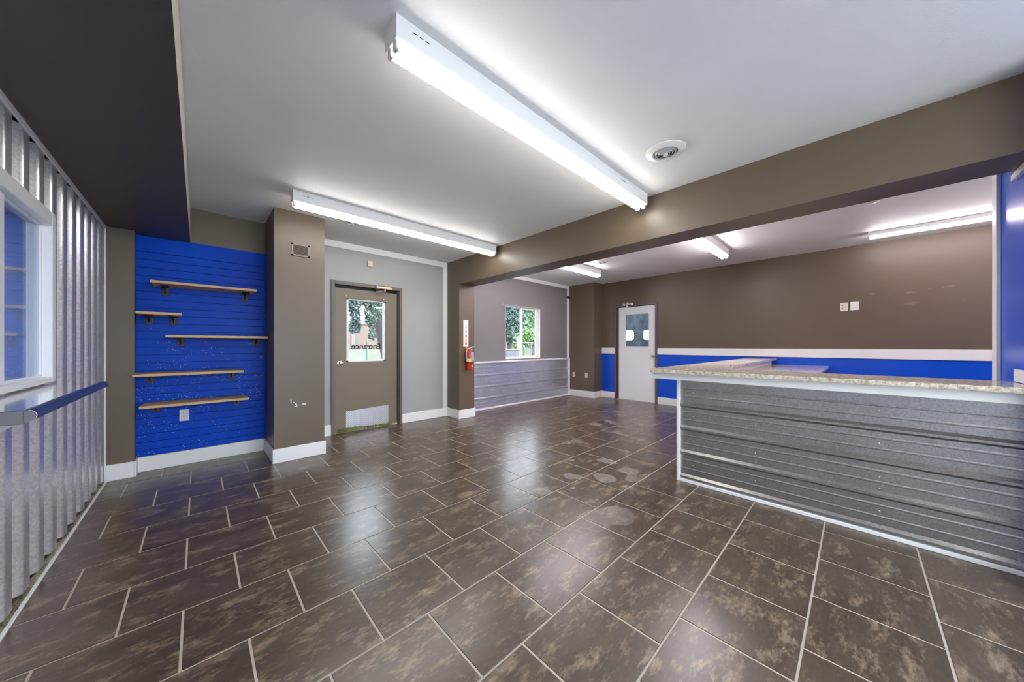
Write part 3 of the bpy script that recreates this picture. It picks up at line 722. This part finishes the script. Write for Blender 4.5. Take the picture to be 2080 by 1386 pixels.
# ------------------------------------------------------------------ fluorescent fixtures
def fixture(x0, x1, yc, z, label, group, axis='x', tm='tube', h=.100, offs=(-.027, .027), w=.056):
    t = thing('ceiling_light', label, 'ceiling light', ((x0 + x1) / 2, yc, z) if axis == 'x' else (yc, (x0 + x1) / 2, z), group)
    def T(p):  # swap axes for fixtures that run along y
        return p if axis == 'x' else (p[1], p[0], p[2])
    def fin(b):
        if axis != 'x':
            for v in b.bm.verts: v.co = Vector((v.co.y, v.co.x, v.co.z))
        return b
    b = MB(); b.box(x0 + .004, x1 - .004, yc - w, yc + w, z - h, z, .002); fin(b).obj('housing', M['white'], t)
    for xe, s in ((x0, 1), (x1, -1)):
        b = MB(); b.box(xe, xe + s * .005, yc - w - .003, yc + w + .003, z - h - .006, z - .0005, .001); fin(b).obj('end_plate', M['white'], t)
        for dy in offs:
            b = MB(); b.box(xe + s * .005, xe + s * .022, yc + dy - .016, yc + dy + .016, z - h - .043, z - h + .002, .003)
            fin(b).obj('lampholder', M['socket'], t)
    for dy in offs:
        b = MB(); b.cyl((x0 + .022, yc + dy, z - h - .020), (x1 - .022, yc + dy, z - h - .020), .019, n=16); fin(b).obj('tube', M[tm], t, smooth=True)
    b = MB()
    for xa in (x0 + .08, x1 - .5):
        for k in range(3): b.box(xa + k * .03, xa + k * .03 + .02, yc - w - .001, yc - w + .0005, z - .040, z - .036)
    fin(b).obj('vent_slots', M['slot'], t, kind='stuff')
    return t
G1 = 'twin tube fluorescent lights'
fixture(.612, 3.055, 1.418, ZC, 'long twin tube fluorescent light nearest the camera, pointing at the beam', G1)
fixture(.625, 3.078, 3.610, ZC, 'long twin tube fluorescent light in front of the entrance door', G1)
fixture(3.50, 5.80, 1.39, ZC2, 'fluorescent light behind the beam over the bar area, shown end on', G1, tm='tubecool')
fixture(3.50, 5.62, 3.46, ZC2, 'fluorescent light behind the beam, nearest the sliding window', G1, tm='tubecool')
fixture(-1.34, -.10, 6.30, ZC2, 'slim single tube fluorescent light along the far brown wall at the right', None, axis='y', tm='tubecool', h=.045, offs=(0,), w=.035)
fixture(.30, 2.72, -1.15, ZC, 'unseen fluorescent light added behind the camera for fill', G1)  # extra fixture out of view, lifts the fill in the front room
fixture(3.60, 6.04, -1.75, ZC2, 'unseen fluorescent light added behind the blue partition to brighten the far room', G1, tm='tubecool')  # out of view, added to raise the far room's brightness

# ------------------------------------------------------------------ ceiling registers, detector
def register(x, y, z, r, label, rings=3):
    t = thing('ceiling_vent', label, 'vent', (x, y, z), 'round ceiling vents')
    b = MB(); b.lathe((x, y, z), (0, 0, -1), [(r, 0), (r, .004), (r * .94, .010), (r * .72, .016), (r * .66, .020), (r * .66, .010), (r * .60, .004), (0, .003)], 40); b.obj('flange', M['plastic'], t, smooth=True)
    b = MB(); b.lathe((x, y, z), (0, 0, -1), [(r * .62, .0045), (0, .0045)], 32); b.obj('throat', M['slot'], t)
    for k in range(rings):
        ra = r * (.56 - .15 * k); b = MB(); b.lathe((x, y, z), (0, 0, -1), [(ra, .008 + .003 * k), (ra * .82, .020 + .004 * k), (ra * .80, .019 + .004 * k), (ra * .97, .007 + .003 * k), (ra, .008 + .003 * k)], 36); b.obj('cone_ring', M['louvre'], t, smooth=True)
    b = MB(); b.lathe((x, y, z), (0, 0, -1), [(0, .034), (r * .12, .033), (r * .13, .02), (0, .018)], 20); b.obj('hub', M['plastic'], t, smooth=True)
    b = MB(); b.box(x - .004, x + .004, y - r * .6, y + r * .6, z - .016, z - .010).box(x - r * .6, x + r * .6, y - .004, y + .004, z - .016, z - .010); b.obj('spider', M['louvre'], t)
    return t
register(2.487, .972, ZC, .135, 'round white ceiling vent beside the nearest fluorescent light')
register(1.285, 4.01, ZC, .10, 'round white ceiling vent between the column and the entrance wall')
register(5.09, 3.045, ZC2, .115, 'round white ceiling vent beyond the beam')
t = thing('smoke_detector', 'cream round smoke detector on the far room ceiling', 'smoke detector', (4.86, -.096, ZC2))
b = MB(); b.lathe((4.86, -.096, ZC2), (0, 0, -1), [(.072, 0), (.072, .012), (.066, .028), (.05, .036), (0, .038)], 32); b.obj('body', M['ivory'], t, smooth=True)
MB().cyl((4.88, -.11, ZC2 - .0385), (4.88, -.11, ZC2 - .036), .008, n=12).obj('test_button', M['louvre'], t)

# ------------------------------------------------------------------ column grille
t = thing('wall_vent', 'brown painted louvred grille high on the column', 'vent', (.80, 4.15, 2.25))
b = MB()
x0, x1, z0, z1 = .712, .888, 2.178, 2.315
for a in ((x0, x0 + .022, z0, z1), (x1 - .022, x1, z0, z1), (x0, x1, z0, z0 + .02), (x0, x1, z1 - .02, z1)): b.box(a[0], a[1], 4.142, 4.150, a[2], a[3], .002)
b.obj('frame', M['grille'], t); MB().box(x0 + .01, x1 - .01, 4.148, 4.1499, z0 + .01, z1 - .01).obj('backing', M['slot'], t)
for k in range(8):
    z = z0 + .026 + k * .0118
    b = MB(); b.prism([(4.149, z + .006), (4.1425, z - .001), (4.1435, z - .002), (4.150, z + .004)], 'x', x0 + .02, x1 - .02); b.obj('louvre', M['grille'], t)
# paint chips on the column
b = MB()
for (x, z, w, h) in ((.712, .632, .006, .012), (.714, .615, .004, .008), (.738, .612, .006, .006), (.757, .592, .007, .016), (.765, .575, .006, .014), (.752, .566, .012, .006), (.83, .585, .020, .006), (.845, .577, .012, .005), (.815, .577, .012, .004)):
    k = 7; c = [(x + w * math.cos(6.283 * i / k) * random.uniform(.7, 1.1), z + h * math.sin(6.283 * i / k) * random.uniform(.7, 1.1)) for i in range(k)]
    b.prism(c, 'y', 4.1488, 4.1502)
o = b.obj('paint_chips', M['trim']); o['kind'] = 'stuff'; tag(o, 'scraped spots of missing paint low on the brown column', 'paint chips')

# ------------------------------------------------------------------ sensor over entrance door
t = thing('sensor_box', 'small ivory sensor box above the entrance door', 'sensor', (1.815, YE, 2.41))
MB().box(1.778, 1.852, YE - .028, YE - .0005, 2.368, 2.452, .005).obj('body', M['ivory'], t)
MB().cyl((1.815, YE - .028, 2.40), (1.815, YE - .032, 2.40), .012, n=14).obj('lens', M['ivory'], t)

# ------------------------------------------------------------------ fire extinguisher and sign
t = thing('extinguisher_sign', 'tall white sign with red stacked letters above the fire extinguisher', 'sign', (3.258, 4.55, 1.42))
sx = 3.262
MB().box(sx - .052, sx + .052, 4.546, 4.5495, 1.205, 1.648, .001).obj('plate', M['signwhite'], t)
s = 'FIRE EXTINGUISHER'; z = 1.560
b = MB()
for a in range(9):
    p, q = R(200 + a * 140 / 9), R(200 + (a + 1) * 140 / 9)
    b.quad(*[(sx + r * math.cos(w), 4.5455, 1.632 + r * math.sin(w) * .7) for r, w in ((.026, p), (.026, q), (.020, q), (.020, p))])
b.obj('emblem', M['signred'], t, recalc=False)
bm2 = bmesh.new()
for ch in s:
    if ch == ' ': z -= .014; continue
    me = text_mesh(ch, .026, M['signred'], (sx, 4.5455, z), (1, 0, 0), (0, 0, 1), .0004, .0011, xs=1.5); bm2.from_mesh(me); bpy.data.meshes.remove(me); z -= .0192
me = bpy.data.meshes.new('lettering'); bm2.to_mesh(me); bm2.free(); me.materials.append(M['signred'])
o = bpy.data.objects.new('lettering', me); C.objects.link(o); o.parent = t; o.location = -t.location
b = MB(); b.prism([(sx - .022, 1.252), (sx, 1.225), (sx + .022, 1.252), (sx + .008, 1.252), (sx + .008, 1.262), (sx - .008, 1.262), (sx - .008, 1.252)], 'y', 4.5450, 4.5458); b.obj('arrow', M['signred'], t)

ex, ey = 3.285, 4.478
t = thing('fire_extinguisher', 'red fire extinguisher with pale blue tag hanging on the pilaster', 'fire extinguisher', (ex, 4.55, .82))
b = MB(); b.lathe((ex, ey, .805), (0, 0, 1), [(0, 0), (.044, .002), (.050, .010), (.050, .27), (.046, .295), (.030, .318), (.018, .326), (.016, .340), (0, .341)], 28); b.obj('cylinder', M['red'], t, smooth=True)
b = MB(); b.lathe((ex, ey, .805), (0, 0, 1), [(.0512, .145), (.0512, .195)], 28); b.obj('label_band', M['yellow'], t, smooth=True, recalc=False)
b = MB(); b.lathe((ex, ey, .805), (0, 0, 1), [(.0518, .118), (.0518, .130)], 28); b.obj('strap', M['black'], t, recalc=False)
MB().box(ex - .018, ex + .018, ey - .016, ey + .016, 1.146, 1.175, .004).cyl((ex, ey - .016, 1.16), (ex, ey - .03, 1.16), .014, n=14).obj('valve', M['chrome'], t)
b = MB(); b.prism([(ex - .012, 1.175), (ex + .02, 1.172), (ex + .10, 1.198), (ex + .10, 1.208), (ex - .01, 1.188)], 'y', ey - .010, ey + .010); b.prism([(ex + .0, 1.150), (ex + .06, 1.145), (ex + .065, 1.152), (ex, 1.162)], 'y', ey - .008, ey + .008); b.obj('handle', M['louvre'], t)
b = MB(); b.tube([Vector((ex - .018, ey, 1.165)), Vector((ex - .045, ey - .005, 1.160)), Vector((ex - .064, ey - .01, 1.13)), Vector((ex - .068, ey - .01, 1.05)), Vector((ex - .064, ey - .01, .99)), Vector((ex - .056, ey - .012, .95))], .008, 10); b.obj('hose', M['louvre'], t, smooth=True)
b = MB(); b.quad((ex - .012, ey - .056, 1.105), (ex + .052, ey - .052, 1.11), (ex + .060, ey - .052, .965), (ex - .004, ey - .056, .955)); 
bmesh.ops.solidify(b.bm, geom=list(b.bm.faces), thickness=.0012); b.obj('inspection_tag', M['tag'], t, label='pale blue inspection tag')
MB().tube([Vector((ex + .03, ey - .05, 1.10)), Vector((ex + .02, ey - .03, 1.15))], .0015, 6).obj('tag_string', M['louvre'], t)
b = MB(); b.prism([(ex + .0, .875), (ex + .04, .86), (ex + .04, .89)], 'y', ey - .052, ey - .0495); b.obj('emblem', M['yellow'], t)
MB().box(ex - .035, ex + .01, 4.535, 4.5495, 1.10, 1.205, .002).box(ex - .034, ex + .009, ey + .017, 4.536, 1.14, 1.155).obj('wall_bracket', M['orange'], t)

# ------------------------------------------------------------------ outlets and plates
def outlet(x, y, z, w, h, nrm, label, m='plastic', kind='duplex', grp='wall outlets and plates'):
    """nrm 'y' faces -y, 'x' faces -x"""
    t = thing('outlet' if kind in ('duplex', 'jack') else 'wall_plate', label, 'outlet' if kind in ('duplex', 'jack') else 'wall plate', (x, y, z), grp)
    def bx(b, a0, a1, d0, d1, z0, z1, bev=.001):
        if nrm == 'y': b.box(x + a0, x + a1, y - d1, y - d0, z + z0, z + z1, bev)
        else: b.box(x - d1, x - d0, y + a0, y + a1, z + z0, z + z1, bev)
        return b
    bx(MB(), -w / 2, w / 2, .0005, .006, -h / 2, h / 2, .0015).obj('cover_plate', M[m], t)
    if kind == 'duplex':
        for s in (-1, 1):
            k = bx(MB(), -.016, .016, .006, .009, s * .0195 - .014, s * .0195 + .014, .002).obj('socket', M[m], t)
            b = MB(); bx(b, -.009, -.006, .009, .0095, s * .0195 - .002, s * .0195 + .008, 0); bx(b, .006, .009, .009, .0095, s * .0195 - .002, s * .0195 + .008, 0); bx(b, -.002, .002, .009, .0095, s * .0195 - .010, s * .0195 - .006, 0); b.obj('slots', M['slot'], k, kind='stuff')
    elif kind == 'jack':
        for s in (-1, 1):
            for a in (.018, -.018):
                b = MB(); c = (x - .006, y + a, z + s * .018) if nrm == 'x' else (x + a, y - .006, z + s * .018)
                e = (x - .008, c[1], c[2]) if nrm == 'x' else (c[0], y - .008, c[2])
                b.cyl(c, e, .008 if a > 0 else .006, n=12).obj('jack', M['slot'] if a > 0 else M['louvre'], t)
    elif kind == 'blank':
        for a in (-1, 1):
            for s in (-1, 1):
                b = MB(); bx(b, a * .02 - .012, a * .02 + .012, .006, .0075, s * .022 - .018, s * .022 + .018, .001).obj('insert', M['plastic'], t)
    return t
outlet(-.104, 4.768, .505, .072, .117, 'y', 'white duplex outlet on the blue slatwall under the lowest shelf')
outlet(6.61, 4.747, .515, .072, .115, 'x', 'left of two ivory outlets low on the far corner column', 'ivory')
outlet(6.61, 4.396, .518, .072, .115, 'x', 'right of two ivory outlets low on the far corner column', 'ivory')
outlet(XR, .132, 1.792, .082, .122, 'x', 'ivory jack plate on the far brown wall, left of the white plate', 'ivory', 'jack')
outlet(XR, .023, 1.80, .086, .128, 'x', 'white four switch plate on the far brown wall, right of the ivory one', 'plastic', 'blank')
outlet(3.405, -.656, 1.25, .05, .115, 'y', 'white plate on the blue wall above the bar at the right edge', 'plastic', 'none') if False else None
t = thing('wall_camera', 'small black camera on the white corner trim of the window wall', 'camera', (6.56, YW - .014, 2.395))
MB().box(6.50, 6.60, YW - .05, YW - .0145, 2.365, 2.425, .006).obj('body', M['black'], t)
MB().cyl((6.515, YW - .05, 2.395), (6.515, YW - .075, 2.390), .018, n=14).obj('lens', M['slot'], t)
# scuffs where shelves hung on the far wall
b = MB()
for (y, z, w, h) in ((-.15, 1.955, .035, .016), (-.50, 1.935, .07, .018), (-.53, 1.80, .06, .016), (-.50, 1.78, .085, .012), (-.83, 1.975, .045, .018), (-.40, 1.98, .012, .01), (-.66, 1.965, .012, .01), (-.77, 1.968, .012, .01), (-.30, 1.93, .01, .008), (-.93, 1.80, .008, .01)):
    k = 11; c = [(y + w * math.cos(6.283 * i / k) * random.uniform(.5, 1.1), z + h * math.sin(6.283 * i / k) * random.uniform(.5, 1.1)) for i in range(k)]
    b.prism(c, 'x', XR - .0008, XR + .001)
M['scuff'] = paint('tan_scuffed_plaster', (.19, .13, .088), .7)
o = b.obj('plaster_scuffs', M['scuff']); o['kind'] = 'stuff'; tag(o, 'row of tan scuffs on the far brown wall under the short light', 'scuffs')

# ------------------------------------------------------------------ garage behind the far door
GXW = 8.6
gr = struct(MB().box(XR + .15, GXW + .3, 1.2, 5.0, -.12, 0.0).obj('floor_garage', M['asphalt']))
struct(MB().box(XR + .15, GXW + .3, 1.1, 1.2, 0, 3.3).box(XR + .15, GXW + .3, 4.95, 5.05, 0, 3.3).obj('wall_garage', M['siding']))
struct(MB().box(XR + .15, GXW + .3, 1.1, 5.05, 3.3, 3.4).box(XR + .12, XR + .16, 1.1, 2.9, 0, 3.3).box(XR + .12, XR + .16, 3.85, 4.95, 0, 3.3).box(XR + .12, XR + .16, 2.9, 3.85, 2.13, 3.3).obj('ceiling_garage', M['siding']))
struct(MB().box(GXW, GXW + .2, 1.2, 2.30, 0, 3.3).box(GXW, GXW + .2, 2.30, 4.95, 2.55, 3.3).obj('wall_garage_front', M['siding']))
t = thing('garage_door', 'grey sectional overhead door with rounded lit windows, beyond the far door', 'garage door', (GXW, 3.6, 0))
def pane_hole_panel(b, y0, y1, z0, z1, holes):
    ys = sorted({y0, y1, *[h[0] for h in holes], *[h[1] for h in holes]}); hz0, hz1 = holes[0][2], holes[0][3]
    for a, c in zip(ys, ys[1:]):
        ins = any(h[0] - 1e-6 <= a and c <= h[1] + 1e-6 for h in holes)
        if ins:
            b.box(GXW + .02, GXW + .06, a, c, z0, hz0); b.box(GXW + .02, GXW + .06, a, c, hz1, z1)
            r = .06
            for cy, cz, sy, sz in ((a, hz0, 1, 1), (c, hz0, -1, 1), (a, hz1, 1, -1), (c, hz1, -1, -1)):
                arc = [(cy, cz)] + [(cy + sy * r * (1 - math.sin(u)), cz + sz * r * (1 - math.cos(u))) for u in [math.pi / 2 * k / 6 for k in range(7)]]
                b.prism(arc, 'x', GXW + .02, GXW + .06)
        else: b.box(GXW + .02, GXW + .06, a, c, z0, z1)
hz = 1.368, 1.635
hs = [(3.25, 3.73, *hz), (4.30 - .53, 4.30, *hz)]
hs = [(2.68, 3.18, *hz), (3.445, 3.945, *hz), (4.215, 4.72, *hz)]
for k, (z0, z1) in enumerate(((.0, .60), (.60, 1.20), (1.20, 1.86), (1.86, 2.54))):
    b = MB()
    if k == 2: pane_hole_panel(b, 2.33, 4.92, z0, z1, hs)
    else: b.box(GXW + .02, GXW + .06, 2.33, 4.92, z0, z1, .004)
    b.obj('door_panel', M['garage'], t)
fixture(2.2, 4.64, 7.9, 3.3, 'unseen fluorescent light added to brighten the garage beyond the far door', G1, axis='y')  # added out of view so the garage door is lit

# ------------------------------------------------------------------ outdoors
gv = []
b = MB(); nx, ny = 46, 40
def gh(x, y):
    t = min(1, max(0, (y - 9) / 16.0)); return -.08 + 1.02 * t * t * (3 - 2 * t) + .05 * math.sin(x * 1.3) * math.sin(y * .9) * (1 if y > 8 else 0)
vs = [[b.bm.verts.new((-30 + 90 * i / nx, 5.0 + 50 * (j / ny) ** 1.3, gh(-30 + 90 * i / nx, 5.0 + 50 * (j / ny) ** 1.3))) for i in range(nx + 1)] for j in range(ny + 1)]
for j in range(ny):
    for i in range(nx): b.bm.faces.new((vs[j][i], vs[j][i + 1], vs[j + 1][i + 1], vs[j + 1][i]))
o = struct(b.obj('ground', M['lawn'], smooth=True), 'patchy green lawn outside the entrance')
struct(MB().box(-30, -.8, -40, 5.0, -.12, -.08).box(-.8, 60, -40, YB - .15, -.12, -.08).obj('ground_paving', M['asphalt']))  # unseen paving, made pale to bounce daylight up to the ceiling
t = thing('building', 'long peach stucco building with pale parapet across the lawn', 'building', (14, 30, .9))
MB().box(-2, 26, 29.0, 36, .2, 3.0).obj('wall', M['stucco'], t)
MB().box(-2.1, 26.1, 28.9, 36.1, 3.0, 3.35).obj('parapet', M['parapet'], t)
for k in range(8): MB().box(-1.0 + k * 3.4, -.7 + k * 3.4, 28.92, 29.0, .5, 3.0).obj('pilaster_strip', M['parapet'], t)
b = MB(); b.prism([(18, 3.3), (30, 3.3), (24, 7.0)], 'y', 30.5, 34); 
t2 = thing('house', 'gabled peach house end seen through the sliding window', 'house', (21, 23, .9))
MB().box(19.8, 22.0, 23.0, 24.2, .2, 2.9).obj('wall', M['stucco'], t2)
MB().prism([(19.5, 2.9), (22.3, 2.9), (20.9, 4.2)], 'y', 22.9, 24.2).obj('roof', M['parapet'], t2)
# leaves
def foliage(blobs, n, ls, m, droop=False, seed=1):
    rnd = random.Random(seed); vsl, fcs = [], []
    tot = sum((r[0] * r[1] * r[2]) ** .6 for _, r in blobs)
    for c, r in blobs:
        for i in range(max(12, int(n * (r[0] * r[1] * r[2]) ** .6 / tot))):
            while True:
                p = Vector((rnd.uniform(-1, 1), rnd.uniform(-1, 1), rnd.uniform(-1, 1)))
                if p.length < 1: break
            p = Vector(c) + Vector((p.x * r[0], p.y * r[1], p.z * r[2]))
            s = ls * rnd.uniform(.6, 1.3)
            u = Vector((rnd.gauss(0, 1), rnd.gauss(0, .6), rnd.gauss(0, .5))).normalized(); w = u.cross(Vector((rnd.gauss(0, .5), 1, rnd.gauss(0, .5)))).normalized()
            k = len(vsl); vsl += [p - u * s, p + w * s * .6, p + u * s, p - w * s * .6]; fcs.append((k, k + 1, k + 2, k + 3))
    me = bpy.data.meshes.new('foliage'); me.from_pydata(vsl, [], fcs); me.materials.append(m); return me
def tree(name, label, loc, trunk, tr, blobs, n, ls, m, branches=(), seed=1):
    t = thing(name, label, 'tree' if name == 'tree' else 'bush', loc)
    if trunk:
        b = MB()
        for (a, ra), (c, rc) in zip(trunk, trunk[1:]): b.cyl(a, c, ra, rc, 12)
        b.obj('trunk', M['bark'], t, smooth=True)
    for pa, pb, r in branches: MB().cyl(pa, pb, r, r * .5, 8).obj('branch', M['bark'], t, smooth=True)
    o = bpy.data.objects.new('foliage', foliage(blobs, n, ls, m, seed=seed)); C.objects.link(o); o.parent = t; o.location = -wloc(t); o['kind'] = 'stuff'
    return t
# drooping tree by the entrance
bl = [((3.25, 9.9, 2.62), (.5, .3, .25)), ((3.0, 9.6, 2.75), (.42, .4, .42)), ((3.45, 9.7, 2.85), (.5, .4, .5)), ((3.9, 9.8, 2.8), (.45, .4, .55)), ((2.75, 9.4, 2.5), (.22, .2, .25)),
      ((3.10, 9.5, 2.30), (.20, .18, .30)), ((3.12, 9.5, 2.0), (.14, .12, .26)), ((3.06, 9.5, 1.74), (.13, .1, .20)), ((3.20, 9.5, 1.72), (.07, .07, .16)),
      ((3.50, 9.5, 2.25), (.17, .15, .32)), ((3.54, 9.5, 1.95), (.16, .13, .22)), ((3.58, 9.5, 1.70), (.08, .08, .16)), ((3.58, 9.5, 1.50), (.13, .08, .12)),
      ((3.8, 9.6, 2.3), (.22, .2, .35)), ((4.6, 10, 3.2), (1.0, .8, .8)), ((5.6, 10.3, 3.1), (1.0, .8, .7)), ((6.6, 10.6, 2.6), (.9, .7, .9))]
tree('tree', 'tree with drooping blue green leaf clumps just outside the entrance', (4.15, 10.2, -.05),
     [((4.75, 10.6, -.08), .26), ((4.35, 10.4, 1.2), .22), ((3.98, 10.2, 2.2), .20), ((3.7, 10.0, 3.3), .14)], .2, bl, 17000, .042, M['leafdark'],
     [((3.9, 10.1, 2.4), (3.1, 9.6, 2.7), .05), ((3.9, 10.1, 2.5), (5.2, 10.2, 3.1), .07)], 3)
# trees through the sliding window
bl = [((8.75, 9.2, 2.35), (.75, .5, .60)), ((8.4, 9.1, 1.8), (.30, .3, .35)), ((8.9, 9.2, 2.9), (.8, .5, .5)), ((8.62, 9.2, 1.50), (.14, .14, .30)), ((9.1, 9.3, 2.0), (.35, .3, .3))]
tree('tree', 'leafy blue green tree in the left pane of the sliding window', (9.4, 9.9, -.05), [((9.6, 10.2, -.05), .16), ((9.3, 9.9, 2.4), .12)], .2, bl, 7000, .05, M['leafdark'], (), 5)
bl = [((17.4, 16, 3.6), (.9, .8, 1.6)), ((16.9, 16.1, 2.3), (.7, .7, .8)), ((18.8, 16.2, 3.2), (1.3, .9, 1.2)), ((19.9, 16.6, 3.6), (1.1, .9, 1.1)), ((17.0, 15.9, 4.9), (1.2, .8, 1.1))]
tree('tree', 'tall mid green tree in the right pane of the sliding window', (17.4, 16, .3), [((17.4, 16, .3), .22), ((17.3, 15.9, 4.5), .12)], .2, bl, 9000, .10, M['leafmid'], (), 8)
bl = [((15.3, 14.4, 1.7), (1.0, .4, .6)), ((16.9, 14.4, 1.8), (1.2, .4, .7)), ((14.3, 14.4, .8), (.45, .3, .6))]
tree('bush', 'bright green bush above the chain link fence', (16, 14.4, .2), None, 0, bl, 7000, .08, M['leafbright'], (), 9)
bl = [((30, 27, 4), (4, 2, 3.2)), ((38, 28, 5), (5, 2, 4)), ((24.5, 25.6, 3.2), (1.8, 1.0, 2.2))]
tree('tree', 'row of hazy trees far behind the fence', (34, 28, .9), [((34, 28.5, .8), .4), ((34, 28.5, 5), .25)], .2, bl, 5200, .3, M['leafmid'], (), 11)
# fence
t = thing('chain_link_fence', 'galvanised chain link fence behind the sliding window', 'fence', (16, 13.6, .2))
for k in range(7):
    x = 11.1 + k * 1.75; MB().cyl((x, 13.6, -.0), (x, 13.6, 1.42), .035 if k else .06, n=10).obj('post', M['fence'], t)
MB().cyl((11.1, 13.6, 1.38), (21.6, 13.6, 1.38), .026, n=10).obj('top_rail', M['fence'], t)
b = MB(); 
for k in range(-13, 105):
    x = 11.1 + k * .1
    for s in (1, -1):
        xa, xb = (x, x + 1.3) if s == 1 else (x + 1.3, x)
        za, zb = .08, 1.38
        if min(xa, xb) < 11.1 or max(xa, xb) > 21.6: continue
        b.quad((xa - .0015, 13.6, za), (xa + .0015, 13.6, za), (xb + .0015, 13.6, zb), (xb - .0015, 13.6, zb))
o = b.obj('wire_mesh', M['fence'], t, kind='stuff', recalc=False)
t = thing('utility_box', 'grey utility box low outside the sliding window', 'utility box', (8.4, 8.8, 0))
MB().box(7.95, 8.72, 8.7, 9.2, -.08, 1.04, .02).obj('body', M['util'], t); MB().box(7.93, 8.74, 8.68, 9.22, 1.04, 1.08, .01).obj('lid', M['parapet'], t)
t = thing('post', 'white post beside the grey utility box', 'post', (8.80, 8.9, 0))
MB().box(8.76, 8.84, 8.86, 8.94, -.08, 1.52, .005).obj('shaft', M['trim'], t); MB().box(8.75, 8.85, 8.85, 8.95, 1.52, 1.545, .004).obj('cap', M['trim'], t)
tag(MB().box(3.33, 3.36, 9.3, 9.33, -.08, 1.32).obj('stake', M['stake']), 'thin green garden stake in the lawn outside the entrance', 'stake')
# neighbour wall added outside the service window to set the tone through its glass
t = thing('backdrop_wall', 'added siding wall outside the left service window, toning the view through it', 'wall', (-1.8, 6, 0))
MB().box(-2.0, -1.8, -2, 16, -.08, 4.2).obj('siding', M['backdrop'], t)
for k in range(10): MB().box(-1.8, -1.76, -1.6 + k * 1.55, -1.25 + k * 1.55, -.08, 4.2).obj('batten', M['batten'], t)
print('tiles', NT)
